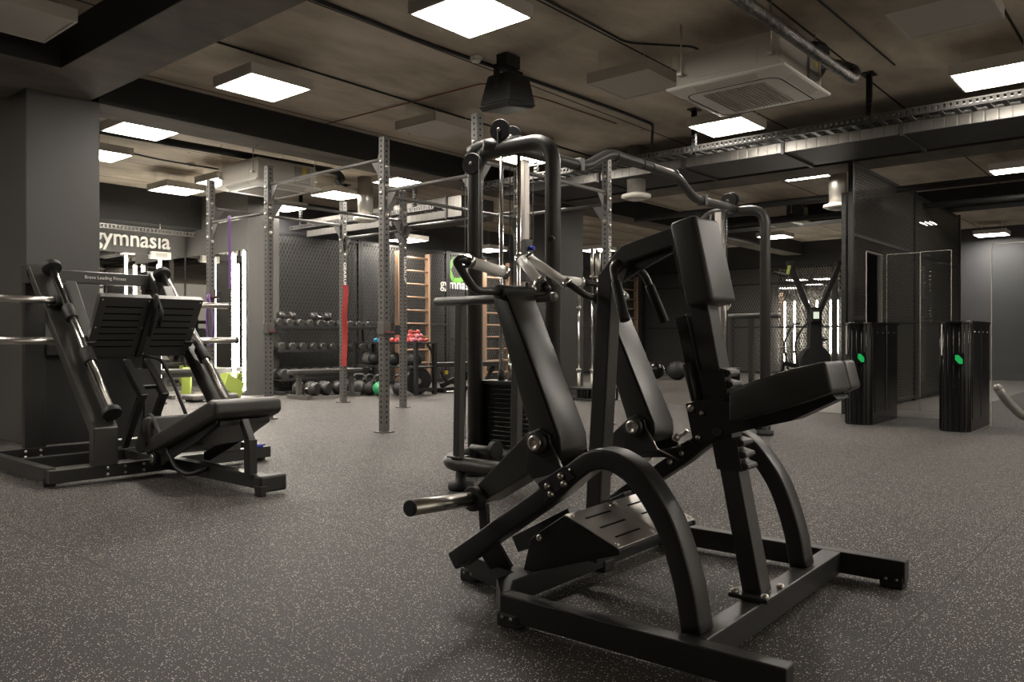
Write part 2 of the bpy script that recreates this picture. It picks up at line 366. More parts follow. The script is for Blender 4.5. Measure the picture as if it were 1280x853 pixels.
def led(lbl, c, along, z0, z1):
    t = thing('light_strip', (c[0],c[1],z0), lbl, 'light strip', 'vertical light strips on the mirrors')
    x,y = (.011,.012) if along == 'x' else (.012,.011)
    MB().box(-x,x,-y,y,0,z1-z0).build('lit_tube','led',t)
    MB().box(-x*1.2,x*1.2,-y*1.2,y*1.2,-.03,0).box(-x*1.2,x*1.2,-y*1.2,y*1.2,z1-z0,z1-z0+.03).build('end_cap','white',t)
led('vertical light strip at the near edge of the grey pier', (6.93,11.55), 'y', .08, 2.3)
led('vertical light strip second from the near edge of the grey pier', (6.93,11.88), 'y', .08, 2.28)
led('vertical light strip on the pier mirror nearest the inner corner', (6.93,12.5), 'y', .08, 2.25)
led('vertical light strip on the back mirror nearest the inner corner', (6.5,13.46), 'x', .08, 2.26)
led('vertical light strip on the back mirror above the leg press crossbar', (5.93,13.46), 'x', .08, 2.28)

for n_,(y_,lb_) in enumerate(((7.93,'first'),(7.68,'second'),(7.34,'third'),(7.12,'fourth'),(6.79,'fifth'),(6.62,'last'))):
    led('vertical light strip on the far mirror behind the ski trainer, %s from the left'%lb_,(19.945,y_),'y',.3 if n_<2 else .55,1.85)
# lettering on the back wall: white, dotless
t = thing('wall_sign', (5.40,13.49,2.45), 'white raised lettering reading gymnasia high on the back wall above the mirror', 'sign')
text_mesh('lettering','gymnas\u0131a','sign',1.28,t,(0,0,0),(R(90),0,0),.02,height=.27,bold=.012)
t = thing('wall_logo', (11.72,11.982,1.97), 'green hexagon emblem with white gymnasia lettering on the dark back wall', 'sign')
text_mesh('lettering','gymnas\u0131a','sign',1.06,t,(0,0,0),(R(90),0,0),.004,height=.2,bold=.012)
mb = MB(); hx = lambda r,a: (r*math.sin(R(a)), r*1.05*math.cos(R(a)))
for k in range(6):
    if k == 1: continue
    a,b = -30+60*k+1.5, 30+60*k-1.5
    p = [hx(.29,a),hx(.29,b),hx(.18,b),hx(.18,a)]
    mb.prism(p,'y',-.006,0)
mb.prism([(-.02,-.02),(.24,-.02),(.19,.05),(-.02,.05)],'y',-.006,0)
e = mb.build('emblem','green',t,loc=(.50,0,.40))
t = thing('emergency_light', (6.50,13.45,2.33), 'small white emergency light box under the white lettering', 'emergency light')
MB().box(-.17,.17,-.04,.04,-.06,.06).build('housing','white',t,bevel=.01); MB().box(-.1,.1,-.044,-.04,-.035,.035).build('lens','offdiff',t)

# ------------------------------------------------------------------ mesh fence
def diag(mb, s0,s1,z0,z1, cw=.11, ch=.17, P=None, th=.012, dp=.02):
    sl = ch/cw; Hh = z1-z0
    for sg in (1,-1):
        c = s0 - Hh/sl if sg > 0 else s0
        end = s1 if sg > 0 else s1 + Hh/sl
        while c < end:
            a,b = c, z0; q = c+sg*Hh/sl; d = z1     # segment (a,b)->(q,d), clipped in s
            def clip(s_): 
                return b+(s_-a)*sg*sl
            pts = sorted([(a,b),(q,d)]); (xa,za),(xb,zb) = pts
            if xa < s0: za = clip(s0); xa = s0
            if xb > s1: zb = clip(s1); xb = s1
            if xb-xa > .02:
                off = .004*sg
                mb.bar(P(xa,za,off), P(xb,zb,off), dp if sg>0 else th, th if sg>0 else dp*.5, P(0,0,1)-P(0,0,0))
            c += cw
def fence(lbl, axis, fixed, s0, s1, z0=.06, z1=2.72, rails=(1.2,), cw=.068, ch=.135, th=.008, dp=.014, group='mesh fence panels along the walls'):
    c = (s0+s1)/2
    t = thing('mesh_fence_panel', (c,fixed,0) if axis=='x' else (fixed,c,0), lbl, 'fence', group)
    P = (lambda s_,z,o=0: V((s_-c,o,z))) if axis=='x' else (lambda s_,z,o=0: V((o,s_-c,z)))
    up = (0,0,1)
    mb = MB(); diag(mb, s0+.02,s1-.02,z0,z1,cw,ch,P,th,dp); mb.build('expanded_mesh','mesh',t)
    for k in (s0+.03, s1-.03): 
        MB().bar(P(k,0),P(k,z1+.05),.055,.055,(1,0,0) if axis=='x' else (0,1,0)).build('post','fence',t)
    for z in (z0,)+rails+(z1,): MB().bar(P(s0+.06,z),P(s1-.06,z),.04,.04,up).build('rail','fence',t)
    return t
xs = [7.6,9.63,11.95,14.27,16.6,19.5]
pl = ['behind the dumbbell rack','behind the first wooden ladder','behind the green emblem and second ladder','behind the near column','at the far inside corner']
for i in range(5):
    if i == 2: fence('black expanded mesh fence panel %s'%pl[i],'x',12.0,xs[i],xs[i+1],rails=(.9,))
    else: fence('black expanded mesh fence panel %s'%pl[i],'x',12.0,xs[i],xs[i+1])
ys = [11.9,9.5,6.6,4.2]
for i,p in enumerate(['above the slam balls in the far corner','in front of the far wall mirror','behind the wooden ladder side of the caged area']):
    fence('tall black mesh fence panel %s'%(p if i<2 else 'at the far wall end near the brick partition'),'y',19.7,ys[i+1],ys[i],rails=(1.2,2.3))
fence('expanded mesh cage panel in front of the black brick wall, nearest the turnstiles','x',3.12,9.85,12.7,z1=3.0,rails=(1.15,2.15),cw=.06,ch=.075,group='mesh cage panels by the turnstiles')
fence('expanded mesh cage panel in front of the black brick wall, farther one','x',3.12,12.7,15.6,z1=3.0,rails=(1.15,2.15),cw=.06,ch=.075,group='mesh cage panels by the turnstiles')

# ------------------------------------------------------------------ ceiling lights
def panel(x,y,lit,lbl,z=3.08,wire=True):
    t = thing('ceiling_light', (x,y,z), lbl, 'ceiling light', 'square ceiling light panels')
    h = .3
    mb = MB()
    for a in ((-h,h,-h,-h+.018),(-h,h,h-.018,h),(-h,-h+.018,-h+.018,h-.018),(h-.018,h,-h+.018,h-.018)): mb.box(a[0],a[1],a[2],a[3],0,.085)
    mb.box(-h,h,-h,h,.085,.09); mb.build('casing','casing',t)
    MB().box(-h+.018,h-.018,-h+.018,h-.018,.004,.012).build('diffuser','diff' if lit else 'offdiff',t)
    mb = MB()
    for sx in (-1,1):
        for sy in (-1,1): mb.cyl((sx*.22,sy*.22,.09),(sx*.22,sy*.22,CZ-z),.002,n=6)
    mb.build('hanging_wire','zinc',t)
    return t
PL = [
 (3.93,3.72,1,'lit ceiling panel nearest the top centre, left of the hanging speaker'),
 (3.89,6.17,1,'lit ceiling panel beside the big beam, above the leg press side'),
 (3.87,8.42,1,'lit ceiling panel just beyond the long beam, right of the grey column'),
 (5.75,11.4,1,'slim lit ceiling panel far back above the white wall lettering'),
 (4.02,9.9,1,'lit ceiling panel half hidden by the grey column edge'),
 (5.93,10.35,1,'lit ceiling panel hidden behind the rear cassette air conditioner'),
 (7.54,9.93,1,'lit ceiling panel over the rear half of the rig, right of the rear air conditioner'),
 (7.67,11.6,1,'lit ceiling panel beyond the rig upright closest to the grey pier'),
 (7.5,8.43,1,'lit ceiling panel right of the tallest near rig upright, behind the beam'),
 (10.42,10.3,1,'lit ceiling panel above the red resistance band corner of the back wall'),
 (10.5,6.12,1,'lit ceiling panel behind the wavy pull-up beam, above the padded beam arm'),
 (7.53,6.17,1,'lit ceiling panel seen through the arch of the near cable tower'),
 (16.7,6.85,1,'lit ceiling panel behind the far cable tower, before the mesh wall'),
 (10.62,4.0,1,'small lit ceiling panel under the dark ducts right of centre'),
 (16.6,4.0,1,'lit ceiling panel reflected beside the brick cage top'),
 (12.2,1.75,1,'lit ceiling panel cut by the right frame edge, farther back'),
 (7.72,3.68,1,'lit ceiling panel right under the big cassette air conditioner'),
 (7.69,1.26,1,'large lit ceiling panel at the upper right edge'),
 (19.3,3.25,1,'tiny lit ceiling panel at the far end of the passage'),
 (5.86,6.05,0,'unlit ceiling panel behind the near rig uprights, left of the speaker'),
 (5.92,3.66,0,'unlit ceiling panel between the speaker and the big air conditioner'),
 (6.02,1.29,0,'unlit ceiling panel in the upper right corner'),
 (1.95,6.15,0,'unlit ceiling panel in the upper left corner'),
]
for x,y,l,lb in PL: panel(x,y,l,lb)
panel(10.45,11.6,1,'lit ceiling panel low over the first wooden ladder',2.8)
panel(12.75,11.55,1,'lit ceiling panel low above the green emblem',2.8)
panel(14.3,9.8,1,'lit ceiling panel low right of the vertical barbells',2.8)
# unseen lit panels on the same grid, added around the camera to match brightness
for i,(x,y) in enumerate([(5.9,-1.2),(7.7,-1.2),(5.9,-3.6),(7.7,-3.6),(-.05,6.15),(-.05,8.5),(-1.95,6.15)]):
    panel(x,y,1,'unseen lit ceiling panel added for light around the camera, %s of its row'%ORD[i])

# ------------------------------------------------------------------ air conditioners
def cassette(x,y,z,lbl,bm_='casing'):
    t = thing('air_conditioner', (x,y,z), lbl, 'air conditioner', 'ceiling cassette air conditioners'); t.scale = (.8,.8,1) if bm_ != 'casing' else (1,1,1)
    h = .475; mb = MB()
    mb.hexa([(-h+.10,-h+.10,-.035),(h-.10,-h+.10,-.035),(h-.10,h-.10,-.035),(-h+.10,h-.10,-.035),(-h,-h,0),(h,-h,0),(h,h,0),(-h,h,0)])
    mb.box(-h,h,-h,h,0,.02); mb.build('fascia','white',t,bevel=.012,seg=3)
    mb = MB()
    for sx,sy in ((1,0),(-1,0),(0,1),(0,-1)):
        c = V((sx*.425,sy*.425,-.017)); 
        if sx: mb.obox(c,(.075,.5,.008),Matrix.Rotation(-sx*R(20),3,'Y'))
        else: mb.obox(c,(.5,.075,.008),Matrix.Rotation(sy*R(20),3,'X'))
    mb.build('air_louvre','casing',t,bevel=.004)
    mb = MB()
    ring = [(a*.372,b*.372,-.032) for a,b in ((1,-1),(1,1),(-1,1),(-1,-1))]
    mb.tube(fillet(ring+[ring[0]],.12)[0:],.006,n=6); mb.build('shadow_gap','hole',t)
    mb = MB()
    for i in range(17): mb.box(-.285,.285,-.24+i*.03-.004,-.24+i*.03+.004,-.0445,-.034)
    mb.box(-.295,.295,-.25,.25,-.037,-.034); mb.build('intake_grille','offdiff',t)
    MB().lathe([(.02,0),(.02,.004)],(-.41,.41,-.012),(0,0,-1)).build('status_light','green',t)
    mb = MB(); mb.box(-.42,.42,-.42,.42,.02,.29); mb.build('body',bm_,t,bevel=.02)
    MB().box(-.424,-.42,-.25,.25,.07,.24).build('access_plate','casing',t,bevel=.003)
    MB().box(.1,.32,-.44,-.42,.05,.25).build('control_box','galv',t); MB().box(.2,.26,-.443,-.44,.16,.25).build('warning_label','yellow',t)
    mb = MB()
    for sx in (-1,1):
        for sy in (-1,1):
            mb.cyl((sx*.44,sy*.36,.1),(sx*.44,sy*.36,CZ-z),.006,n=8); mb.box(sx*.44-.03,sx*.44+.03,sy*.36-.02,sy*.36+.02,.1,.12)
    mb.build('hanger_rod','zinc',t)
    return t
cassette(6.02,2.68,2.84,'white cassette air conditioner hanging at upper right, the largest')
cassette(5.72,8.95,2.80,'white cassette air conditioner beyond the long beam, above the rig')
cassette(14.0,5.6,2.98,'small far cassette air conditioner above the far cable tower','ductdark')

# ------------------------------------------------------------------ speaker and small ceiling things
t = thing('loudspeaker', (5.22,4.50,2.86), 'black wedge loudspeaker hanging from the concrete ceiling beside the top of the near cable tower', 'speaker')
mb = MB(); mb.hexa([(-.19,-.17,.03),(.17,-.17,.06),(.17,.17,.06),(-.19,.17,.03),(-.13,-.13,.30),(.13,-.13,.30),(.13,.13,.30),(-.13,.13,.30)]); mb.build('cabinet','rubber',t,bevel=.02,seg=3)
mb = MB(); mb.hexa([(-.17,-.15,-.015),(.15,-.15,.03),(.15,.15,.03),(-.17,.15,-.015),(-.195,-.176,.028),(.172,-.176,.062),(.172,.176,.062),(-.195,.176,.028)]); mb.build('grille','fence',t,bevel=.008)
MB().box(-.16,.16,-.03,.03,.34,.37).box(-.16,-.135,-.03,.03,.15,.37).box(.135,.16,-.03,.03,.15,.37).box(-.09,.09,-.06,.06,.37,.48).build('bracket','fence',t,bevel=.004)
def detector(x,y,lbl):
    t = thing('smoke_detector',(x,y,CZ),lbl,'smoke detector','smoke detectors')
    MB().lathe([(.05,0),(.055,-.015),(.05,-.03)],(0,0,0)).build('base','white',t); MB().lathe([(.042,-.03),(.036,-.05),(.015,-.055)],(0,0,0)).build('sensor','white',t)
detector(5.55,10.6,'white smoke detector on the bright ceiling beyond the long beam'); detector(5.05,4.72,'white smoke detector beside the hanging loudspeaker')

# ------------------------------------------------------------------ pipes, trays, ducts
def pipe(name,lbl,pts,r,m,fr=.1,cat='pipe'):
    return tag(MB().tube(fillet(pts,fr),r,n=10).build(name,m),lbl,cat)
pipe('ceiling_conduit','thin black conduit crossing the ceiling behind the loudspeaker and bending down',[(3.0,4.77,3.325),(4.4,4.8,3.325),(7.2,4.66,3.325),(7.9,4.66,3.325),(8.05,4.75,3.3),(8.1,4.8,2.95)],.016,'fence')
pipe('ceiling_conduit','thin black conduit along the ceiling joint left of the big light panel',[(3.0,6.08,3.33),(6.5,6.12,3.33),(9.7,6.12,3.33)],.009,'fence')
pipe('ceiling_conduit','thin black conduit running toward the big air conditioner',[(3.0,3.52,3.33),(5.6,3.55,3.33),(6.0,3.1,3.3),(6.1,3.02,3.12)],.009,'fence')
pipe('ceiling_conduit','thin black conduit along the ceiling at the upper right',[(3.1,2.1,3.33),(7.6,2.03,3.33)],.008,'fence')
pipe('alarm_cable','thin red cable looping across the ceiling by the loudspeaker',[(5.5,7.45,3.325),(5.56,6.1,3.325),(5.6,5.13,3.33),(6.37,5.01,3.33),(7.63,4.97,3.33)],.006,'redwire',cat='cable')
pipe('insulated_pipe','foil wrapped insulated pipe running to the big air conditioner',[(3.2,2.08,2.95),(4.6,2.09,2.95),(6.55,2.06,2.95),(6.68,2.06,3.05),(6.62,2.2,3.12),(6.4,2.32,3.08)],.042,'foil',.1)
pipe('insulated_pipe','black insulated hose curving above the big air conditioner',[(6.42,2.5,3.05),(6.75,2.4,3.08),(6.8,2.35,3.25),(6.6,2.3,3.28),(6.3,2.28,3.2)],.035,'rubber',.12)
pipe('sprinkler_pipe','black pipe along the far side of the long beam',[(3.1,9.2,3.2),(6.3,8.92,3.18),(6.75,8.9,3.18),(6.85,8.9,3.1),(6.75,8.9,3.04)],.045,'rubber',.08)
pipe('sprinkler_pipe','thin black cable sagging over the bright rear ceiling',[(3.3,9.7,3.28),(4.6,10.2,3.22),(5.9,10.5,3.3)],.012,'rubber',.6,'cable')
pipe('sprinkler_pipe','long dark pipe under the ceiling of the far right bay',[(11.8,-6,2.95),(11.8,7.3,2.95)],.05,'fence')
pipe('sprinkler_pipe','second dark pipe under the ceiling of the far right bay',[(13.2,-6,2.9),(13.2,7.3,2.9)],.045,'fence')
def tray(lbl,x,y0,y1,z,hang):
    t = thing('cable_tray',(x,(y0+y1)/2,z),lbl,'cable tray'); c=(y0+y1)/2
    mb = MB()
    for sx in (-.1,.1):
        for zz in (0,.055): mb.box(sx-.008,sx+.008,y0-c,y1-c,zz,zz+.014)
        y = y0-c
        while y < y1-c: mb.box(sx-.005,sx+.005,y,y+.028,.014,.055); y += .05
    y = y0-c
    while y < y1-c: mb.box(-.1,.1,y,y+.04,0,.01); y += .12
    mb.build('perforated_rail','satin',t)
    mb = MB()
    for k in range(4): mb.tube([(-.06+.04*k,y0-c,.025),(-.05+.04*k,0,.03),(-.06+.04*k,y1-c,.025)],.012,n=6)
    mb.build('cable','rubber',t)
    for h in hang:
        mb = MB()
        for i in range(int((CZ-z)/.04)): mb.box(-.022,.022,h-c-.022,h-c+.022,i*.04,i*.04+.022)
        mb.box(-.022,-.012,h-c-.022,h-c+.022,0,CZ-z).box(.012,.022,h-c-.022,h-c+.022,0,CZ-z).box(-.07,.07,h-c-.05,h-c+.05,CZ-z-.012,CZ-z)
        mb.build('hanger','fence',t)
tray('long perforated cable tray hung under the ceiling right of the pull-up beam',7.72,-6.5,7.35,2.86,(-4.5,-.6,2.28,4.05,6.2))
tray('perforated cable tray over the rear half of the rig',7.9,8.1,11.6,2.72,(8.6,10.2,11.4))
t = thing('cable_tray',(4.8,12.85,2.62),'perforated cable tray along the back wall above the white lettering','cable tray')
mb=MB(); 
for zz in (0,.06): mb.box(-2.2,2.0,-.008,.008,zz,zz+.016)
for i in range(70): mb.box(-2.2+i*.06,-2.17+i*.06,-.006,.006,.016,.06)
mb.build('perforated_rail','mesh',t)
mb=MB(); mb.cyl((-.6,0,.07),(-.6,0,.16),.008).cyl((1.4,0,.07),(1.4,0,.16),.008).build('hanger','zinc',t)
def duct(lbl,x0,x1,y0,y1,z0,z1,step=1.2,skin='ribbed'):
    c=(y0+y1)/2; t = thing('ventilation_duct',((x0+x1)/2,c,z0),lbl,'duct'); w=(x1-x0)/2
    MB().box(-w,w,y0-c,y1-c,.004,z1-z0).build('duct_shell',skin,t)
    MB().box(-w+.003,w-.003,y0-c,y1-c,0,.0045).build('duct_underside_shade','ductdark',t)  # shaded bottom of the duct put into colour as a dark skin
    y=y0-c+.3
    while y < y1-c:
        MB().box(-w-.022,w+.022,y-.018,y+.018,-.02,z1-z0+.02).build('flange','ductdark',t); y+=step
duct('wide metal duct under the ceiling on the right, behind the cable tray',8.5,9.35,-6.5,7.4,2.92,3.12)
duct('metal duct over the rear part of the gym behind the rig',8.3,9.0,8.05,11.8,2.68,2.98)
def diffuser(x,y,z,lbl,r=.16):
    t = thing('ceiling_diffuser',(x,y,z),lbl,'air vent','round duct diffusers')
    MB().cyl((0,0,.03),(0,0,CZ-z),r*.72,n=24).build('duct_stub','galv',t)
    MB().lathe([(r*.72,.05),(r*1.15,.03),(r*1.18,.0),(r*.8,-.03),(r*.75,-.02)],(0,0,0)).build('flange','white',t)
    MB().lathe([(r*.62,-.028),(r*.4,-.045),(r*.2,-.05)],(0,0,0)).build('cone','white',t)
diffuser(7.75,9.53,2.70,'round white air diffuser over the rear half of the rig')
diffuser(8.75,5.4,2.70,'round white air diffuser behind the right hand rig upright')
diffuser(11.3,3.75,2.72,'round metal air diffuser beside the brick cage top')

# ================================================================== row machine (foreground)
rm = thing('chest_supported_row_machine',(1.883,1.657,0),'large black plate loaded row machine with chest pad, in the foreground','gym machine',rotz=R(1.3))
XM = .51
def rb(mb,name,m='black',bev=.004,seg=2,parent=rm): return mb.build(name,m,parent,bevel=bev,seg=seg)
rb(MB().box(0,.055,-.905,0,.02,.10),'base_tube'); rb(MB().box(1.187,1.243,-.895,.116,.02,.10),'base_tube')
rb(MB().box(.055,1.187,-.673,-.605,.02,.10),'base_crossbar'); rb(MB().box(.117,1.187,.057,.116,.02,.10),'base_crossbar')
rb(MB().prism([(0,0),(.055,0),(.134,.057),(.117,.116)],'z',.02,.10),'base_corner')
for sx in (-1,1):
    rb(MB().bar((XM+sx*.272,.10,.06),(XM+sx*.20,.41,.06),.06,.08),'front_stub')
    rb(MB().bar((XM+sx*.385,.16,.205),(XM+sx*.25,.21,.085),.09,.02,(0,0,1)),'stub_bracket')
for x,y in ((.0275,-.86),(1.215,-.85),(.0275,-.03),(1.215,.08),(.305,.385),(.715,.385),(.72,.09)):
    f = MB().box(x-.034,x+.034,y-.04,y+.04,0,.045).build('foot','rubber',rm,bevel=.006)
    b = MB(); sx = -1
    for k in (-.018,.018): bolt(b,(x-.034,y+k,.032),(-1,0,0),.006,.004)
    b.build('foot_bolt','zinc',f)
AR = [(-.62,.1),(-.597,.223),(-.551,.357),(-.503,.437),(-.445,.503),(-.385,.537),(-.335,.546),(-.285,.534),(-.235,.50),(-.17,.446),(-.10,.398),(.09,.266),(.27,.142)]
for xc in (.105,.922):
    rb(MB().sweep(catmull([(xc,a,b) for a,b in AR],5),(1,0,0),.085,.062,rad=.009),'arch_frame',bev=0)
    mb = MB()
    sgn = -1 if xc < .5 else -1
    for y,z in ((-.197,.485),(-.208,.462),(-.146,.448),(-.159,.425)):
        yy = y if xc < .5 else y+.03
        bolt(mb,(xc-.0475-.004,yy,z),(-1,0,0),.011,.011)
    mb.build('bolt','zinc',rm)
    mb = MB().box(xc-.05,xc-.043,-.24,-.105,0,.001) if False else MB()
    pl = [(-.245,.487),(-.205,.515),(-.105,.452),(-.135,.395)]
    mb.prism(pl,'x',xc-.052,xc-.043); rb(mb,'arch_plate',bev=.002)
# levers, their pivots, horns and yokes
LV = [(.150,1.048),(.118,1.074),(.093,1.070),(-.008,.858),(-.067,.73),(-.135,.585),(-.14,.545),(-.12,.512),(-.085,.50),(-.035,.53),(-.013,.596),(.089,.871)]
HA = [(-.07,.60),(-.014,.596),(.228,.378),(.230,.352),(.205,.330),(-.02,.460),(-.09,.52)]
for s_,x0 in ((1,.135),(-1,.735)):
    x1 = x0+.15; out = x0 if s_ > 0 else x1; inn = x1 if s_ > 0 else x0
    rb(MB().prism(LV,'x',x0,x1),'lever_arm','satin',.007,3)
    # raised edge line of the welded side plate
    mb = MB()
    for xx in (x0,x1):
        for a,b in zip(LV[2:6],LV[3:6]): mb.bar((xx,a[0]+.006,a[1]),(xx,b[0]+.006,b[1]),.003,.006,(1,0,0))
    mb.build('lever_seam','hole',rm)
    rb(MB().prism([(a+.004,b) for a,b in HA],'x',x0-.012 if s_>0 else x0+.02,x0+.13 if s_>0 else x1+.012),'horn_arm','satin',.004)
    ox = x0-.012 if s_ > 0 else x1+.012; d = -s_
    h = MB().cyl((ox+d*.03,.205,.357),(ox+d*.335,.18,.380),.0245,n=24).build('weight_horn','horn',rm)
    MB().cyl((ox-d*.0,.205,.356),(ox+d*.035,.204,.358),.042,n=24).build('horn_collar','rubber',h,bevel=.005)
    MB().cyl((ox+d*.333,.18,.380),(ox+d*.345,.179,.381),.0255,n=24).build('horn_cap','rubber',h,bevel=.004)
    # yoke plates either side of the lever with kinked lower edge
    for side,px,pb in ((0,x0-.02,.052 if s_>0 else None),(1,x1+.008,None)):
        mb = MB(); A = [(-.108,.570),(-.104,.597),(-.068,.614),(-.035,.602),(-.022,.565),(-.012,.486),(-.036,.448),(-.155,.487)]
        mb.prism(A,'x',px,px+.012)
        tgt = (.055 if s_ > 0 else .874)
        if abs(px-tgt) > .02:
            t0 = tgt; lo = [(-.225,.50),(-.125,.44)]; hi = [(-.155,.487),(-.036,.448)]
            P = [(t0,lo[0][0],lo[0][1]),(t0,lo[1][0],lo[1][1]),(t0+.012,lo[1][0],lo[1][1]),(t0+.012,lo[0][0],lo[0][1]),
                 (px,hi[0][0],hi[0][1]),(px,hi[1][0],hi[1][1]),(px+.012,hi[1][0],hi[1][1]),(px+.012,hi[0][0],hi[0][1])]
            mb.hexa(P)
        y_ = rb(mb,'pivot_bracket','black',bev=.002)
        fx = px-.0 if side == 0 else px+.012; dd = -1 if side == 0 else 1
        MB().cyl((fx,-.064,.569),(fx+dd*.022,-.064,.569),.037,n=28).build('pivot_housing','rubber',y_,bevel=.006,seg=3)
        b = MB().lathe([(.026,.0),(.026,.003),(.02,.005),(.013,.005),(.012,.002),(.006,.002)],(fx+dd*.022,-.064,.569),(dd,0,0)); b.build('pivot_cap','zinc',y_)
        if side == 0:
          e = MB(); e.tube([(px+.006,-.110,.565),(px+.006,-.155,.492),(tgt+.006,-.222,.506) if s_>0 else (tgt,-.165,.435)],.0035,n=6); e.build('bracket_edge','zinc',y_)
    rb(MB().bar((ox-d*.02,.195,.335),(ox-d*.02,.185,.225),.02,.035,(0,1,0)),'stop_link',bev=.002)
    # hand grips of the lever
    hb = MB().cyl((x0-.016,.108,1.058),(x1+.016,.108,1.058),.024,n=20); rb(hb,'handle_hub','rubber',.004)
    o = x0 if s_ > 0 else x1; i_ = x1 if s_ > 0 else x0
    m_ = (lambda q: (o-s_*q[0], q[1], q[2]))      # outboard grip: q[0] = distance outboard
    if s_ > 0: path = [(.0,.108,1.058),(.13,.108,1.056),(.175,.10,1.085),(.245,.085,1.140),(.235,.075,1.150),(.20,.075,1.143)]
    else: path = [(.0,.108,1.058),(.10,.13,1.075),(.13,.20,1.11),(.06,.27,1.135),(.0,.29,1.14)]
    g = MB().tube(fillet([m_(q) for q in path],.03),.0135,n=12).build('handle_rod','satin',rm)
    if s_ > 0: a,b = (x0-.205,.075,1.144),(x0-.03,.07,1.118)
    else: a,b = (.872,.29,1.14),(.70,.29,1.142)
    def grip(a,b,par):
        a=V(a);b=V(b);d=(b-a).normalized()
        MB().cyl(a,b,.0185,n=20).build('handle_grip','knurl',par)
        mb=MB()
        for p in (a,b-d*.012): mb.cyl(p-d*.004,p+d*.016,.0225,n=20)
        mb.build('grip_ring','chrome',par)
    grip(a,b,g)
    if s_ > 0: path = [(i_,.10,1.058),(i_+.055,.085,1.06),(i_+.062,.07,1.075),(i_+.045,.075,1.088)]; a,b = (i_+.035,.08,1.092),(i_+.085,.215,1.197)
    else: path = [(i_,.12,1.058),(i_-.05,.14,1.07),(i_-.085,.165,1.098),(i_-.095,.185,1.113)]; a,b = (i_-.10,.19,1.113),(i_-.155,.345,1.225)
    g = MB().tube(fillet(path,.03),.0135,n=12).build('handle_rod','satin',rm); grip(a,b,g)
# mast, elbow and beam to the pad column
rb(MB().sweep([(XM,-.018,.10),(XM,-.082,1.115),(XM,-.160,1.196),(XM,-.40,1.253)],(1,0,0),.068,.062),'mast','satin',.006)
rb(MB().prism([(-.17,1.165),(-.33,1.205),(-.33,1.19),(-.2,1.135),(-.14,1.10)],'x',XM-.012,XM+.012),'gusset',bev=.002)
for sx in (-1,1):
    x0 = XM+sx*.05
    p0,p1,p2 = V((x0,-.135,1.165)),V((x0+sx*.055,-.16,1.14)),V((x0+sx*.085,-.225,.965))
    g = MB().tube(fillet([(XM,-.13,1.165),tuple(p0),tuple(p1),tuple(p2)],.03),.0135,n=14).build('fixed_handle','satin',rm)
    d=(p2-p1).normalized(); MB().cyl(p1+d*.05,p2+d*.006,.0175,n=18).build('rubber_grip','rubber',g,bevel=.004)
COLP = [(-.625,.105),(-.397,1.24)]
rb(MB().sweep([(XM,a,b) for a,b in COLP],(1,0,0),.08,.064),'pad_column','satin',.005)
mb = MB().box(XM-.085,XM+.085,-.69,-.565,.10,.114); f = rb(mb,'column_flange',bev=.003)
mb = MB()
for dx in (-.065,.065):
    for y in (-.675,-.58): bolt(mb,(XM+dx,y,.114),(0,0,1),.013,.012)
mb.build('bolt','zinc',f)
tilt = Matrix.Rotation(R(-13.0),3,'X')
p = MB().obox((.512,-.440,1.149),(.185,.096,.287),tilt); p.build('chest_pad','vinyl',rm,bevel=.017,seg=4)
mb = MB().obox((.512,-.388,1.152),(.16,.012,.22),tilt); rb(mb,'pad_backing',bev=.002)
mb = MB()      # piping seam round the pad face
c = V((.512,-.452,1.150)); q = [tilt@V((sx*.118,-.036,sz*.130))+c for sx,sz in ((-1,-1),(1,-1),(1,1),(-1,1))]
# seat pad
sp = [(-.588,.645),(-.588,.745),(-.673,.779),(-.781,.815),(-.876,.838),(-.897,.752),(-.804,.714),(-.686,.673)]
s0 = MB().prism(sp,'x',.375,.548).prism(sp,'x',.551,.652).build('seat_pad','vinyl',rm,bevel=.011,seg=3)
fr = [(-.405,.690),(-.47,.705),(-.56,.70),(-.60,.66),(-.86,.752),(-.885,.726),(-.75,.655),(-.585,.61),(-.45,.567),(-.43,.575)]
fp = rb(MB().prism(fr,'x',XM-.055,XM-.045).prism(fr,'x',XM+.045,XM+.055).prism([(-.585,.64),(-.86,.745),(-.885,.726),(-.75,.655),(-.6,.615)],'x',XM-.045,XM+.045),'seat_carriage',bev=.002)
mb = MB()
for y,z,r in ((-.425,.675,.012),(-.463,.662,.008),(-.45,.583,.008)): bolt(mb,(XM-.055,y,z),(-1,0,0),r,.008)
mb.build('bolt','zinc',fp)
MB().lathe([(.014,0),(.014,.004),(.008,.004),(.007,.001)],(XM-.055,-.515,.605),(-1,0,0)).build('pivot_bolt','satin',fp)
mb = MB().tube(fillet([(XM-.03,-.40,.60),(XM-.03,-.385,.585),(XM-.06,-.375,.58)],.01),.006).sphere((XM-.06,-.375,.578),.014); mb.build('release_pin','zinc',fp)
# toothed adjusting rack on the back of the column
mb = MB()
def colxy(z): return -.625+(z-.105)*.201
for k in range(9):
    z = .50+k*.0365; y = colxy(z)-.033
    if .60 < z < .71: continue
    mb.prism([(y+.02,z-.015),(y-.022,z-.012),(y-.034,z-.002),(y-.03,z+.008),(y-.008,z+.013),(y+.02,z+.020)],'x',XM-.037,XM+.037)
rb(mb,'adjusting_rack','satin',.002)
mb = MB()
for z0,z1 in ((.485,.585),(.715,.80)): mb.hexa([(XM-.043,colxy(z0)-.045,z0),(XM-.037,colxy(z0)-.045,z0),(XM-.037,colxy(z0)+.04,z0),(XM-.043,colxy(z0)+.04,z0),(XM-.043,colxy(z1)-.045,z1),(XM-.037,colxy(z1)-.045,z1),(XM-.037,colxy(z1)+.04,z1),(XM-.043,colxy(z1)+.04,z1)])
rb(mb,'rack_plate',bev=.001)
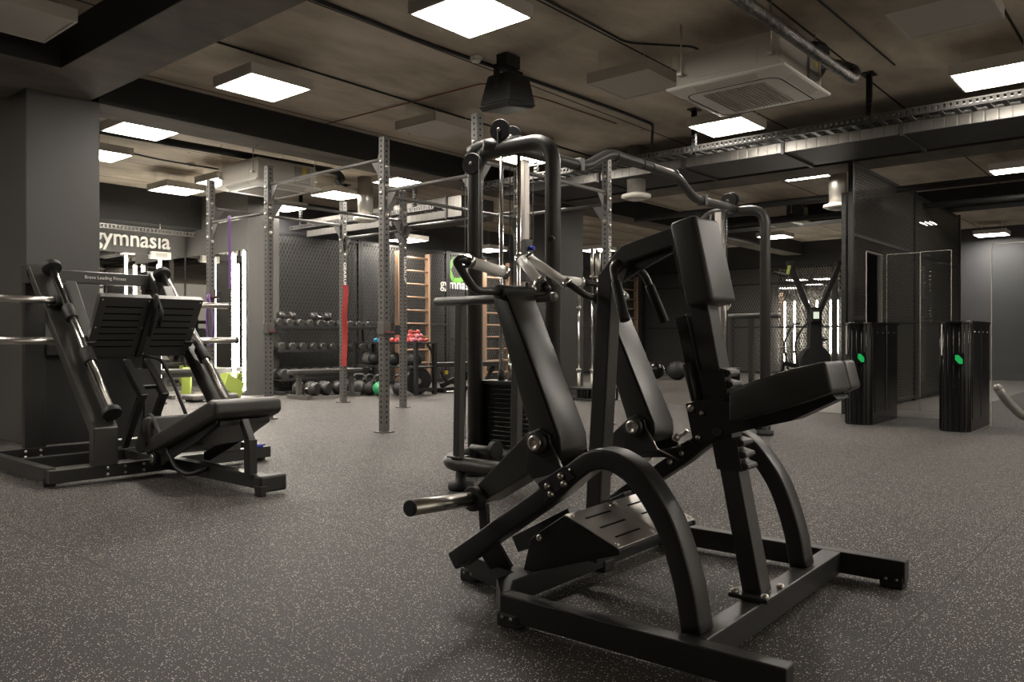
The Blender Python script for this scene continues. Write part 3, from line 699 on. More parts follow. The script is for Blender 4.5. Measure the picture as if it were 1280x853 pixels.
mb = MB().bar((XM-.02,-.372,.975),(XM-.02,-.438,.695),.012,.04,(0,1,0)).bar((XM+.02,-.372,.975),(XM+.02,-.438,.695),.012,.04,(0,1,0)); rb(mb,'link_bar',bev=.002)
rb(MB().cyl((XM-.05,-.405,.82),(XM-.05,-.438,.70),.013,n=14),'height_lever',bev=.003)
# foot plates
def fpl(x0,x1):
    y0,z0,y1,z1 = -.076,.319,-.282,.240
    n = V((0,-(z0-z1),-(y1-y0)*-1*-1)).normalized(); n = V((0,-(z0-z1),(y0-y1))).normalized()
    b = MB(); P=[V((x0,y1,z1)),V((x1,y1,z1)),V((x1,y0,z0)),V((x0,y0,z0))]
    b.hexa([q-n*.005 for q in P]+P); t = b.build('foot_plate','steel',rm,bevel=.002)
    mb = MB(); u = (P[3]-P[0])
    for k in (.22,.5,.78):
        c0 = P[0]+u*k+n*.0006; mb.bar(c0+V((.055,0,0)),c0+V((x1-x0-.055,0,0)),.007,.0012,n)
    mb.build('grip_slot','hole',t)
    mb = MB()
    for cx in (x0+.02,x1-.02):
        for k in (.08,.92): bolt(mb,V((cx,y1,z1))+u*k,n,.007,.004)
    mb.build('screw','zinc',t)
fpl(.243,.508); fpl(.512,.777)
wd = [(-.07,.314),(-.285,.234),(-.285,.219),(.055,.103),(.10,.103),(.07,.215),(.03,.245)]
rb(MB().prism(wd,'x',.243,.258).prism(wd,'x',.762,.777).prism([(-.07,.313),(-.28,.232),(-.28,.218),(-.075,.29)],'x',.258,.762).prism([(-.08,.30),(-.27,.224),(.055,.103),(.09,.103)],'x',.48,.54),'foot_plate_support',bev=.003)
for sx in (-1,1): rb(MB().bar((XM+sx*.18,.185,.165),(XM+sx*.18,-.06,.30),.06,.06,(0,.5,1)),'foot_plate_rail',bev=.003)
mb = MB()
for xx in (.243,): 
    bolt(mb,(xx,.03,.225),(-1,0,0),.011,.01)
mb.build('bolt','zinc',rm)

# ================================================================== leg press
lp = thing('leg_press_machine',(2.6,5.25,0),'black angled leg press with ribbed foot plates, standing before the grey column on the left','gym machine')
def lb(mb,name,m='black',bev=.005,seg=2,parent=lp): return mb.build(name,m,parent,bevel=bev,seg=seg)
for sx in (-1,1): 
    lb(MB().box(sx*.725-.03,sx*.725+.03,.04,1.35,.025,.115),'base_tube')
    lb(MB().box(sx*.725-.034,sx*.725+.034,.05,.075,0,.055),'foot','rubber',.003)
lb(MB().box(-.755,.755,-.03,.04,.025,.105),'base_crossbar'); lb(MB().box(-.695,.695,1.14,1.2,.025,.11),'base_crossbar'); lb(MB().box(-.695,.695,.62,.68,.03,.11),'base_crossbar')
mb = MB()
for x in (-.42,-.31,-.19): 
    for z in (.045,.085): bolt(mb,(x,-.03,z),(0,-1,0),.011,.009)
for x in (-.5,-.4): 
    for z in (.05,.09): bolt(mb,(x,1.14,z),(0,-1,0),.01,.009)
mb.build('bolt','zinc',lp)
for sx in (-1,1):
    xr = sx*.43
    lb(MB().sweep([(xr,0,.10),(xr,0,.325),(xr,1.08,1.40)],(1,0,0),.15,.075),'rail_frame','satin',.006)
    # polished guide rod standing off the rail
    o = V((0,-.707,.707))*.105; a = V((sx*.40,.03,.36))+o; b = V((sx*.40,1.01,1.335))+o; d=(b-a).normalized()
    r = MB().cyl(a,b,.026,n=24).build('guide_rod','chrome',lp)
    for p,q in ((a,.06),(b,.065)):
        MB().cyl(p-d*.02,p+d*.02,q,n=28).build('end_flange','rubber',r,bevel=.006)
        MB().bar(p-o*1.0,p+d*.001,.05,.03,(0,1,0)).build('rod_mount','satin',r)
    for f_ in (.02,.1):
        MB().cyl(a+d*(f_+.01),a+d*(f_+.03),.034,n=24) if False else None
    for f_ in (.36,.66):
        p = a+(b-a)*f_; MB().cyl(p-d*.06,p+d*.06,.042,n=24).build('slide_bearing','rubber',r,bevel=.006)
    lb(MB().box(xr-.07,xr+.07,1.15,1.21,.10,1.34),'rear_post',bev=.004)
    lb(MB().prism([(1.02,1.30),(1.21,1.30),(1.21,1.44),(1.10,1.44)],'x',xr-.075,xr+.075),'post_cap','satin',.004)
cbar = lb(MB().box(-.36,.36,1.05,1.12,1.315,1.405),'top_crossbar','satin',.006)
text_mesh('bar_lettering','Brave Leading Fitness','sign',.30,cbar,(-.13,1.0475,1.352),(R(90),0,0),.0008)
lb(MB().box(-.36,.36,1.12,1.17,.78,.86),'rear_brace'); lb(MB().box(-.36,.36,1.165,1.175,.12,.78),'dark_sheet','rubber',.002)  # black sheet added to darken the area between the rear posts
# sled with two ribbed foot plates
T0,T1 = V((0,.215,1.18)),V((0,.475,.775)); u=(T1-T0); n_=u.cross(V((1,0,0))).normalized()
if n_.y > 0: n_ = -n_
for x0,x1 in ((-.36,-.012),(.012,.36)):
    P=[T0+V((x0,0,0)),T0+V((x1,0,0)),T1+V((x1,0,0)),T1+V((x0,0,0))]
    b=MB(); b.hexa([q-n_*.05 for q in P]+P); t=lb(b,'press_plate','tower',.004)
    mb=MB()
    for k in range(7):
        c0=T0+u*(.16+.11*k)+n_*.0006; mb.bar(c0+V((x0+.05,0,0)),c0+V((x1-.05,0,0)),.009,.0016,n_)
    mb.build('grip_slot','hole',t)
    mb=MB()
    for xx in (x0+.02,x1-.02):
        for k in (.05,.5,.95): bolt(mb,T0+u*k+V((xx,0,0)),n_,.006,.004)
    mb.build('screw','zinc',t)
for sx in (-1,1):
    lb(MB().bar((sx*.345,.76,1.29),(sx*.345,.42,.86),.055,.07,(1,0,0)),'sled_arm','satin'); lb(MB().prism([(.735,1.30),(.795,1.28),(.80,1.12),(.70,1.11)],'x',sx*.345-.03,sx*.345+.03),'sled_bracket','satin'); lb(MB().bar((sx*.345,.50,.84),(sx*.345,.66,.88),.05,.06,(0,0,1)),'sled_bracket','satin')
    for y,z in ((.63,.885),(.74,1.165)):
        h=MB().cyl((sx*.38,y,z),(sx*.86,y,z+.005),.0245,n=24).build('weight_horn','horn',lp)
        MB().cyl((sx*.36,y,z),(sx*.45,y,z),.042,n=24).build('horn_collar','rubber',h,bevel=.005); MB().cyl((sx*.855,y,z+.005),(sx*.872,y,z+.005),.027,n=24).build('horn_cap','rubber',h,bevel=.004)
hk = MB().tube(fillet([(.0,.30,.92),(.0,.20,1.12),(.0,.19,1.20),(.02,.24,1.20),(.03,.17,1.08),(.03,.22,.99)],.03),.014,n=12).build('stop_hook','rubber',lp)
lb(MB().bar((0,.22,1.175),(0,.47,.775),.022,.04,(1,0,0)),'sled_spine','rubber',.003)
# central stop carriage under the sled
for sx in (-1,1):
    lb(MB().bar((sx*.075,.50,.74),(sx*.075,.22,.50),.05,.05,(1,0,0)),'stop_arm'); lb(MB().bar((sx*.075,.24,.52),(sx*.075,.52,.14),.05,.045,(1,0,0)),'stop_arm')
lb(MB().obox((0,.37,.62),(.21,.04,.18),Matrix.Rotation(R(-48),3,'X')),'stop_carriage',bev=.01)
lb(MB().box(-.03,.03,.0,1.15,.04,.10),'centre_beam')
lb(MB().tube(fillet([(.02,.42,.78),(.13,.40,.76),(.16,.30,.62),(.17,.05,.30)],.05),.012,n=10),'safety_lever','rubber',0)
for sx in (-1,):
    g=MB().tube(fillet([(-.17,-.08,.20),(-.17,.0,.36),(-.17,-.08,.42),(-.17,-.20,.30),(-.17,-.42,.09),(-.15,-.55,.06),(-.06,-.6,.10)],.06),.014,n=12).build('side_handle','rubber',lp)
# seat and backrest
bk = [(-.06,.215),(-.93,.50),(-.955,.475),(-.955,.44),(-.10,.125)]
p = MB().prism([(-.075,.24),(-.90,.545),(-.96,.535),(-.97,.46),(-.94,.44),(-.10,.145)],'x',-.215,.235).build('backrest_pad','vinyl',lp,bevel=.022,seg=4)
MB().prism([(-.12,.40),(-.06,.39),(.06,.20),(.03,.15),(-.11,.17),(-.16,.22)],'x',-.215,.235).build('seat_pad','vinyl',lp,bevel=.02,seg=4)
lb(MB().prism([(-.12,.13),(-.78,.37),(-.90,.42),(-.90,.40),(-.70,.29),(-.2,.08),(-.12,.08)],'x',-.17,-.155).prism([(-.12,.13),(-.78,.37),(-.90,.42),(-.90,.40),(-.70,.29),(-.2,.08),(-.12,.08)],'x',.175,.19).prism([(-.3,.19),(-.92,.42),(-.92,.39),(-.62,.25)],'x',-.155,.175),'backrest_frame',bev=.003)
pv = MB().cyl((-.205,-.17,.135),(-.17,-.17,.135),.045,n=24).build('pivot_housing','rubber',lp,bevel=.005); MB().lathe([(.028,0),(.028,.004),(.01,.005)],(-.205,-.17,.135),(-1,0,0)).build('pivot_cap','zinc',pv)
lb(MB().box(-.055,.02,-1.16,-.03,.035,.115),'seat_beam')
lb(MB().box(-.07,-.015,-1.09,-1.03,.10,.315),'seat_post'); lb(MB().bar((-.04,-1.06,.30),(-.04,-.98,.42),.045,.04),'adjust_tube')
MB().cyl((-.01,-1.06,.27),(.035,-1.06,.27),.013,n=16).build('adjust_knob','blueknob',lp,bevel=.003)
f = lb(MB().box(-.075,.10,-1.215,-1.14,.02,.115),'seat_foot',bev=.012); lb(MB().box(-.08,-.04,-1.22,-1.16,0,.06),'rubber_foot','rubber',.004)

# ================================================================== cable crossover
cc = thing('cable_crossover_machine',(5.5,3.35,0),'black cable machine of two rounded towers joined by a bent pull-up beam','gym machine')
def cb(mb,name,m='tower',bev=0,seg=2,parent=cc): return mb.build(name,m,parent,bevel=bev,seg=seg)
def tower(xa, xo, s_, dy, g0, g1, posts, hw):
    # xa: arch plane, xo: outer end (guard bar); s_ = +1 if the outer side is toward smaller x
    tw = .325
    cb(MB().tube(fillet([(xa,dy-tw,.12),(xa,dy-tw,2.12),(xa,dy+tw,2.12),(xa,dy+tw,.12)],.17,8),.048,n=18),'tower_arch')
    o = s_
    cb(MB().tube(fillet([(xa,dy-tw,.15),(xo+o*0,hw[0],.15),(xo,hw[1],.15),(xa,dy+tw,.15)],.14,8),.046,n=16),'base_loop')
    cb(MB().tube([(xa,dy-tw,.15),(xa,dy+tw,.15)],.046,n=16),'base_loop')
    for y in (hw[0]+.12,hw[1]-.14):
        f = cb(MB().lathe([(.03,.11),(.035,.05),(.075,.045),(.08,.02),(.075,.0)],(xo,y,0)),'levelling_foot','rubber')
    for y in (dy-tw,dy+tw): cb(MB().lathe([(.03,.11),(.035,.05),(.075,.045),(.08,.02),(.075,.0)],(xa,y,0)),'levelling_foot','rubber')
    # guard bar on posts
    g = cb(MB().tube([(xo-o*.02,g0,1.13),(xo-o*.02,g1,1.13)],.027,n=16),'guard_bar')
    mb = MB().sphere((xo-o*.02,g1,1.13),.027).sphere((xo-o*.02,g0,1.13),.027); mb.build('bar_end','tube',g)
    for y in posts: cb(MB().bar((xo-o*.0,y,.17),(xo-o*.02,y,1.11),.05,.05,(0,1,0)),'guard_post',bev=.005)
    mb = MB()
    for y in posts: 
        mb.box(xo-.05,xo+.05,y-.05,y+.05,.19,.20)
    cb(mb,'post_plate',bev=.002)
    # guide rods and weight stack
    xs_ = xa+o*-.10; cy = dy+.105
    for y in (cy-.075,cy+.075):
        r = MB().cyl((xs_,y,.2),(xs_,y,2.1),.014,n=16).build('guide_rod','chrome',cc); MB().cyl((xs_,y,.62),(xs_,y,.69),.022,n=16).build('rod_sleeve','rubber',r)
    mb = MB()
    for k in range(14): mb.box(xs_-.06,xs_+.06,cy-.2,cy+.2,.185+k*.030,.185+k*.030+.0292)
    cb(mb,'weight_stack','gloss',.003)
    cb(MB().box(xs_-.065,xs_+.065,cy-.205,cy+.205,.605,.628),'stack_top_plate','satin',.003)
    cb(MB().cyl((xs_,cy,.62),(xs_,cy,.80),.012,n=12),'stack_stem','chrome')
    # sliding pulley carriage column
    xc = xa+o*-.24
    cb(MB().box(xc-.025,xc+.025,.02,.085,.2,2.09),'carriage_column','steel',.003)
    c = cb(MB().box(xc-.04,xc+.04,.0,.105,1.28,1.56),'pulley_carriage','rig',.004)
    MB().cyl((xc,-.04,1.5),(xc,-.0,1.5),.014,n=14).build('pop_pin','blueknob',c)
    MB().cyl((xc-.015,.05,1.24),(xc+.015,.05,1.24),.048,n=24).build('carriage_pulley','rubber',c,bevel=.005)
    # top pulleys and cables
    for dx,dy,z in ((-.02,.03,2.235),(.10*-o,.03,2.215),):
        q = cb(MB().lathe([(.066,-.014),(.07,-.009),(.060,0),(.07,.009),(.066,.014)],(xa+dx,dy,z),(1,.25,0),28),'pulley_wheel','rubber'); mb=MB(); bolt(mb,(xa+dx-.014,dy,z),(-1,-.25,0),.014,.01); mb.build('axle_bolt','zinc',q)
        MB().bar((xa+dx,dy,2.12),(xa+dx,dy,z),.05,.012,(0,1,0)).build('pulley_bracket','satin',q)
    q = cb(MB().lathe([(.066,-.014),(.07,-.009),(.060,0),(.07,.009),(.066,.014)],(xa+o*.10,.20,2.03),(1,.2,0),28),'pulley_wheel','rubber'); mb=MB(); bolt(mb,(xa+o*.10-.016,.20,2.03),(-1,-.2,0),.012,.008); mb.build('axle_bolt','zinc',q)
    for x,y in ((xs_,cy),(xa+o*.10,.26),(xc,-.03),(xa+o*.1,.14)): cb(MB().cyl((x,y,.75 if x==xs_ else .25),(x,y,2.1),.0035,n=6),'cable','rubber')
    # cable end clip and grip
    cl = cb(MB().tube(fillet([(xc-.04,-.06,1.40),(xc-.04,-.06,1.30),(xc-.04,-.085,1.22),(xc-.04,-.05,1.16),(xc-.04,-.06,1.25)],.02),.006,n=8),'carabiner','zinc')
    hb = cb(MB().tube(fillet([(xa-.0,-tw-.04,1.52),(xa-o*-.06,-tw-.10,1.50),(xa-o*-.12,-tw-.13,1.49)],.02),.016,n=12),'storage_peg','rubber'); 
    cb(MB().tube(fillet([(xa,-tw+.02,.18),(xa+o*-.10,-tw+.03,.18)],.02),.02),'low_strut')
    lw = cb(MB().lathe([(.055,-.02),(.06,-.014),(.048,0),(.06,.014),(.055,.02)],(xa+o*.16,-.05,.21),(0,1,0),26),'low_pulley','rubber')
    cb(MB().cyl((xa+o*.10,.2,.2),(xa+o*.16,-.03,.21),.022,n=14),'low_arm')
tower(3.86-5.5, 3.44-5.5, -1, -.055, -.69, .21, (.01,-.44), (-.36,.13))
tower(7.22-5.5, 7.66-5.5, 1, .03, -.26, .45, (.03,.25), (-.2,.3))
bp = [(3.78-5.5,.12,2.145),(3.95-5.5,-.02,2.125),(4.70-5.5,-.02,2.135),(5.02-5.5,-.02,2.29),(6.04-5.5,-.02,2.275),(6.36-5.5,-.02,2.125),(7.22-5.5,0,2.145)]
cb(MB().tube(fillet(bp,.10,6),.038,n=16),'pull_up_beam')
cb(MB().tube(fillet([(3.86-5.5,.30,2.13),(3.87-5.5,.19,2.16),(3.95-5.5,-.05,2.16)],.06),.05,n=16),'beam_joint')
mb = MB()
for x in (4.62,5.1,5.48,5.62,6.0,6.5): mb.cyl((x-5.5-.012,-.02,2.285 if 5.0<x<6.05 else 2.13),(x-5.5+.012,-.02,2.285 if 5.0<x<6.05 else 2.13),.041,n=16)
cb(mb,'grip_ring','rubber')
mb = MB()
for x in (4.62,6.5): mb.box(x-5.5-.025,x-5.5+.025,-.065,.025,2.085,2.18)
cb(mb,'beam_clamp','rig',.006)

# ================================================================== training rig
rg = thing('training_rig',(6.05,6.9,0),'tall grey perforated steel pull-up rig of eight uprights in the middle of the gym','gym rig')
def rgb(mb,name,m='rig',bev=.004,parent=rg): return mb.build(name,m,parent,bevel=bev)
RX = (-1.0,1.0); RY = (-2.19,-.97,1.0,2.26)
def upright(x,y,h=2.84):
    w=.0375
    u = rgb(MB().box(x-w,x+w,y-w,y+w,.012,h),'upright',bev=.006)
    mb = MB(); z=.10
    while z < h-.04:
        mb.lathe([(.0095,0),(.0095,.0006)],(x-w,y,z),(-1,0,0),10); mb.lathe([(.0095,0),(.0095,.0006)],(x,y-w,z),(0,-1,0),10); z += .05
    mb.build('bolt_holes','hole',u)
    b = MB()
    for zz in (2.30,2.42,2.60,2.14): bolt(b,(x-w,y,zz),(-1,0,0),.02,.016); bolt(b,(x,y-w,zz-.05),(0,-1,0),.02,.016)
    b.build('bolt','zinc',u)
    MB().box(x-.07,x+.07,y-.07,y+.07,0,.012).build('base_plate','rig',u)
    return u
UP = {}
for i,x in enumerate(RX):
    for j,y in enumerate(RY): UP[i,j] = upright(x,y)
def rbar(a,b,g=.16):
    a=V(a);b=V(b);d=(b-a).normalized()
    t = rgb(MB().cyl(a+d*.04,b-d*.04,.0185,n=16),'pull_up_bar',bev=0)
    nrm = (0,1,0) if abs(d.x)>.5 else (1,0,0)
    mb = MB()
    for p,e in ((a,d),(b,-d)):
        q=p+e*.042; P3=[q+V((0,0,.03)),q+e*.15+V((0,0,.0)),q+V((0,0,-.20))]; n=V(nrm)*.004
        mb.add([k-n for k in P3]+[k+n for k in P3],[(0,1,2),(5,4,3),(0,3,4,1),(1,4,5,2),(2,5,3,0)])
        mb.bar(q+V((0,0,.04)),q+V((0,0,-.21)),.075,.008,e)
    mb.build('gusset_plate','rig',t)
for x in RX:
    rbar((x,RY[0],2.32),(x,RY[1],2.32)); rbar((x,RY[1],2.63 if x<0 else 2.36),(x,RY[2],2.63 if x<0 else 2.36)); rbar((x,RY[2],2.32),(x,RY[3],2.32))
for j,z in ((0,2.44),(1,2.28),(2,2.44),(3,2.5)): rbar((-1,RY[j],z),(1,RY[j],z))
for k in ((1,2),(1,3),(1,0)):
    x,y = RX[k[0]],RY[k[1]]
    t = text_mesh('upright_lettering','GEARUP','sign',.34,UP[k],(x-.018,y-.0385,1.98),(R(90),R(90),0),.0006,height=.042,bold=.01)
def jhook(x,y,z):
    mb = MB().box(x-.045,x+.045,y-.045,y+.045,z-.06,z+.06); t=rgb(mb,'hook_sleeve','rig'); mb=MB().box(x-.03,x+.03,y-.19,y-.045,z-.06,z-.035).box(x-.03,x+.03,y-.20,y-.185,z-.06,z+.03); mb.build('hook_arm','rubber',t,bevel=.003)
    MB().box(x-.028,x+.028,y-.185,y-.05,z-.035,z-.030).build('hook_pad','red',t)
jhook(-1,RY[1],1.0); jhook(-1,RY[2],1.02); jhook(-1,RY[3],1.45)
# bands hanging from the rig
def band(lbl,pts,w,m,th=.006,bn=(1,0,0)):
    return tag(MB().sweep(catmull(pts,5),bn,w,th,smooth=False).build('resistance_band',m),lbl,'resistance band')
X0=5.05
t = band('red resistance band hanging folded over a hook on the rear rig upright',[(7.02,9.08,1.66),(7.03,9.07,1.55),(7.01,9.08,1.25),(7.03,9.09,.95),(7.0,9.08,.52)],0.07,'red',.02,(.65,-.76,0))
tag(t,t['label'],'resistance band')
band('narrow purple resistance band hanging from the leftmost pull-up bar',[(5.05,8.72,2.36),(5.03,8.70,2.33),(5.04,8.71,2.15),(5.05,8.72,1.85),(5.05,8.71,1.5)],.03,'purple',.012,(.65,-.76,0))
tag(MB().tube(catmull([(5.01,9.13,1.45),(4.99,9.05,1.3),(4.98,8.98,1.05),(4.99,9.02,.86),(5.0,9.1,.84),(5.0,9.16,1.1),(5.01,9.16,1.44)],5),.013,n=8).build('resistance_band','purple'),'purple resistance band looped over the rig hook on the leftmost upright','resistance band')

# ================================================================== free weights on the back wall
dr = thing('dumbbell_rack',(8.36,11.35,0),'black three tier dumbbell rack against the mesh fence behind the rig','rack')
mb=MB()
TZ = (.28,.74,1.13)
for z,y in zip(TZ,(-.02,.06,.14)):
    s_ = MB().box(-1.03,1.03,y-.21,y+.17,z-.05,z-.035).box(-1.03,1.03,y-.22,y-.20,z-.06,z-.01).box(-1.03,1.03,y+.16,y+.18,z-.06,z-.01).build('shelf','fence',dr,bevel=.003)
for x in (-1.03,1.03):
    MB().bar((x,.15,0),(x,.26,1.22),.06,.06,(0,1,0)).build('upright','fence',dr,bevel=.004); MB().box(x-.03,x+.03,-.30,.34,0,.06).build('foot','fence',dr,bevel=.004)
def hexdb(mb_, r=.062, L=.30, round_=False):
    pass
def dumbbell(kind, r, L, m='rubber'):
    t = bpy.data.objects.new('dumbbell',None)
    return t
def db_mesh(r,L,sides,hm='chrome'):
    mb = MB(); mb.cyl((0,-L/2+.06,0),(0,L/2-.06,0),.016,n=10)
    h = mb.build('handle',hm); 
    mb = MB()
    mb = MB().lathe([(r*.8,0),(r,.02),(r,.09),(r*.8,.108)],(0,L/2,0),(0,-1,0),sides)
    k = mb.build('head','iron')
    return h.data, k.data, h, k
hx_h, hx_k, a_, b_ = db_mesh(.072,.32,6); 
rd_h, rd_k, c_, d_ = db_mesh(.088,.34,20)
for q in (a_,b_,c_,d_): bpy.data.objects.remove(q)
def put_db(kind,loc,rz,lbl,grp,sc=1,rx=0):
    t = thing('dumbbell',loc,lbl,'dumbbell',grp,rz); t.scale=(sc,)*3; t.rotation_euler=(rx,0,rz)
    for nm,me,a in (('handle',hx_h if kind=='hex' else rd_h,0),('head',hx_k if kind=='hex' else rd_k,0),('head',hx_k if kind=='hex' else rd_k,math.pi)):
        o=bpy.data.objects.new(nm,me); COL.objects.link(o); o.parent=t; o.rotation_euler=(0,0,a)
    return t
names = {0:'bottom',1:'middle',2:'top'}
for k,(z,y) in enumerate(zip(TZ,(-.02,.06,.14))):
    n_ = 10
    for i in range(n_):
        kind = 'round' if k == 0 else 'hex'; sc = (1.02 if k==0 else 1.1-.035*i*.6)
        put_db(kind,(8.36-.93+i*.205,11.35+y-.02,z-.035+(.088*1.02 if k==0 else .0624*sc)),R(random.uniform(-3,3)),'black %s dumbbell, %s from the left on the %s shelf of the rack'%('round' if k==0 else 'hexagonal',ORD[i],names[k]),'dumbbells on the three tier rack',sc)
put_db('hex',(7.66,11.47,1.285),R(90),'black dumbbell lying across the top shelf row near its left end','dumbbells lying on the top row')
put_db('hex',(8.33,11.45,1.285),R(65),'black dumbbell stacked across the middle of the top shelf row','dumbbells lying on the top row',1.1)
for i,x in enumerate((7.55,7.78,8.02)): put_db('round',(x,10.75,.108),R(22),'round black dumbbell on the floor in front of the rack, %s from the left'%ORD[i],'dumbbells on the floor by the rack',1.22)

def bench(loc,rz,lbl,L=1.22,h=.44,m='vinyl'):
    t = thing('flat_bench',loc,lbl,'weight bench','flat weight benches',rz)
    MB().box(-L/2,L/2,-.14,.14,h-.075,h).build('pad',m,t,bevel=.018,seg=3)
    MB().box(-L/2+.1,L/2-.1,-.03,.03,h-.13,h-.075).build('spine','rig',t,bevel=.003)
    for x,w in ((-L/2+.12,.26),(L/2-.12,.20)):
        MB().box(x-.03,x+.03,-.035,.035,.05,h-.13).build('leg','rig',t,bevel=.003); MB().box(x-.03,x+.03,-w,w,0,.06).build('foot','rig',t,bevel=.004)
    return t
bench((7.52,10.2,0),0,'flat black weight bench before the dumbbell rack')
bench((6.25,11.85,0),R(4),'flat weight bench by the lit mirror on the pier')
t = thing('plyo_pad',(6.5,11.2,.02),'lime green foam block tipped on the floor below the light strips','foam block',rotz=R(20))
MB().obox((0,0,.17),(.42,.14,.25),Matrix.Rotation(R(24),3,'Y')).build('foam','lime',t,bevel=.01)
t = thing('plyo_pad',(6.6,12.75,.0),'second lime green foam block leaning at the foot of the light strips','foam block',rotz=R(60)); MB().obox((0,0,.2),(.5,.14,.34),Matrix.Rotation(R(-14),3,'Y')).build('foam','lime',t,bevel=.01)
t = thing('step_platform',(6.0,10.9,0),'low dark step platform on the floor beside the lime block','step'); MB().box(-.35,.35,-.18,.18,.03,.10).build('deck','grey',t,bevel=.02); MB().box(-.3,-.2,-.15,.15,0,.03).box(.2,.3,-.15,.15,0,.03).build('foot','rubber',t)

def kettlebell(loc,lbl,m='rubber',sc=1,grp='kettlebells'):
    t = thing('kettlebell',loc,lbl,'kettlebell',grp,random.uniform(0,3)); t.scale=(sc,)*3
    MB().sphere((0,0,.10),.105,sz=.96).build('bell',m,t)
    MB().tube(catmull([(-.055,0,.17),(-.085,0,.235),(-.06,0,.275),(0,0,.285),(.06,0,.275),(.085,0,.235),(.055,0,.17)],5),.017,n=10).build('handle','satin',t)
for i,(x,y) in enumerate(((5.15,12.35),(5.42,12.3),(5.68,12.25))): kettlebell((x,y,0),'black kettlebell on the floor before the back mirror, %s from the left'%ORD[i],grp='kettlebells by the back mirror')
t = thing('floor_bar',(4.75,10.3,0),'short dark padded bar lying on the floor behind the leg press','bar',rotz=R(25)); MB().cyl((-.35,0,.05),(.3,0,.05),.045,n=16).build('shaft','rubber',t,bevel=.01); MB().cyl((.3,0,.05),(.42,0,.05),.028,n=14).build('end_sleeve','grey',t)

# equipment table with balls, kettlebells and small coloured dumbbells
tb = thing('equipment_table',(8.9,10.2,0),'black steel storage table holding coloured dumbbells, to the right of the dumbbell rack','table')
MB().box(-.24,.24,-.80,.80,.82,.85).build('tabletop','fence',tb,bevel=.004); MB().box(-.22,.22,-.78,.78,.43,.455).build('shelf','fence',tb,bevel=.004)
for x in (-.205,.205):
    for y in (-.76,.76): MB().box(x-.03,x+.03,y-.03,y+.03,0,.82).build('leg','fence',tb,bevel=.003)
for y in (-.76,.76): MB().box(-.175,.175,y-.02,y+.02,.06,.11).build('foot_rail','fence',tb)
for y in (-.76,): MB().bar((.18,y,.66),(.05,y,.81),.03,.03,(0,1,0)).build('brace','fence',tb)
def sdb(x,y,z,m,lbl,rz):
    t=thing('small_dumbbell',(x,y,z),lbl,'dumbbell','small coloured dumbbells on the table',rz); MB().cyl((0,-.05,0),(0,.05,0),.014,n=8).build('handle',m,t)
    for q in (-1,1): MB().lathe([(.024,0),(.034,.014),(.034,.046),(.024,.06)],(0,q*.095,0),(0,-q,0),8).build('head',m,t)
rows = [('near','front'),('middle','second'),('back','third')]
for i in range(6):
    for j in range(2):
        m = ('pink' if (i+j)%3 else 'pink2'); sdb(8.72+.16*j+random.uniform(-.02,.02)+.05,9.5+i*.105,.884,m,'%s dumbbell on the table top, %s row from its near end, %s side'%('coral red' if m=='pink' else 'light pink',ORD[i],('left','right')[j]),R(90+random.uniform(-18,18)))
for i in range(4): sdb(8.86+random.uniform(-.03,.03),9.56+i*.13,.952,'pink' if i%2 else 'pink2','%s dumbbell on top of the table pile, %s from the near end'%('coral red' if i%2 else 'light pink',ORD[i]),R(90+random.uniform(-30,30)))
sdb(8.86,9.66,1.018,'pink','coral red dumbbell at the very top of the pile on the table',R(70))
for i in range(4): sdb(8.78+.15*(i%2),10.35+.12*(i//2),.884,'blue','blue dumbbell on the far table half, %s row, %s side'%(ORD[i//2],('left','right')[i%2]),R(90+random.uniform(-15,15)))
def ball(x,y,z,r,m,lbl,grp):
    o = MB().sphere((0,0,0),r,n=18).build('medicine_ball',m,loc=(x,y,z)); tag(o,lbl,'medicine ball',grp)
for i in range(6): ball(8.86+(.05 if i%2 else -.02),9.62+.25*i,.455+.115,.115,'grey' if i%2 else 'rubber','%s medicine ball on the middle shelf of the table, %s from its near end'%('grey' if i%2 else 'black',ORD[i]),'medicine balls on the table shelf')
for i,(x,y,m) in enumerate(((8.26,10.30,'grey'),(8.24,10.03,'rubber'),(8.26,9.79,'greenball'),(8.47,9.56,'rubber'),(8.45,10.55,'rubber'),(8.43,10.82,'rubber'))): kettlebell((x,y,0),'%s kettlebell on the floor left of the table, %s from its near corner'%({'rubber':'black','greenball':'bright green','grey':'grey'}[m],ORD[i]),m,1.15,'kettlebells left of the table')
t = thing('weight_plate',(8.88,9.6,.0),'big black bumper plate leaning inside the near end of the table','weight plate',rotz=0); 
MB().lathe([(.05,-.04),(.20,-.04),(.225,-.03),(.225,.03),(.20,.04),(.05,.04)],(0,0,.222),(.35,.94,.18),36).build('disc','rubber',t); MB().lathe([(.05,-.042),(.028,-.044),(.028,.044),(.05,.042)],(0,0,.222),(.35,.94,.18),20).build('hub','zinc',t)
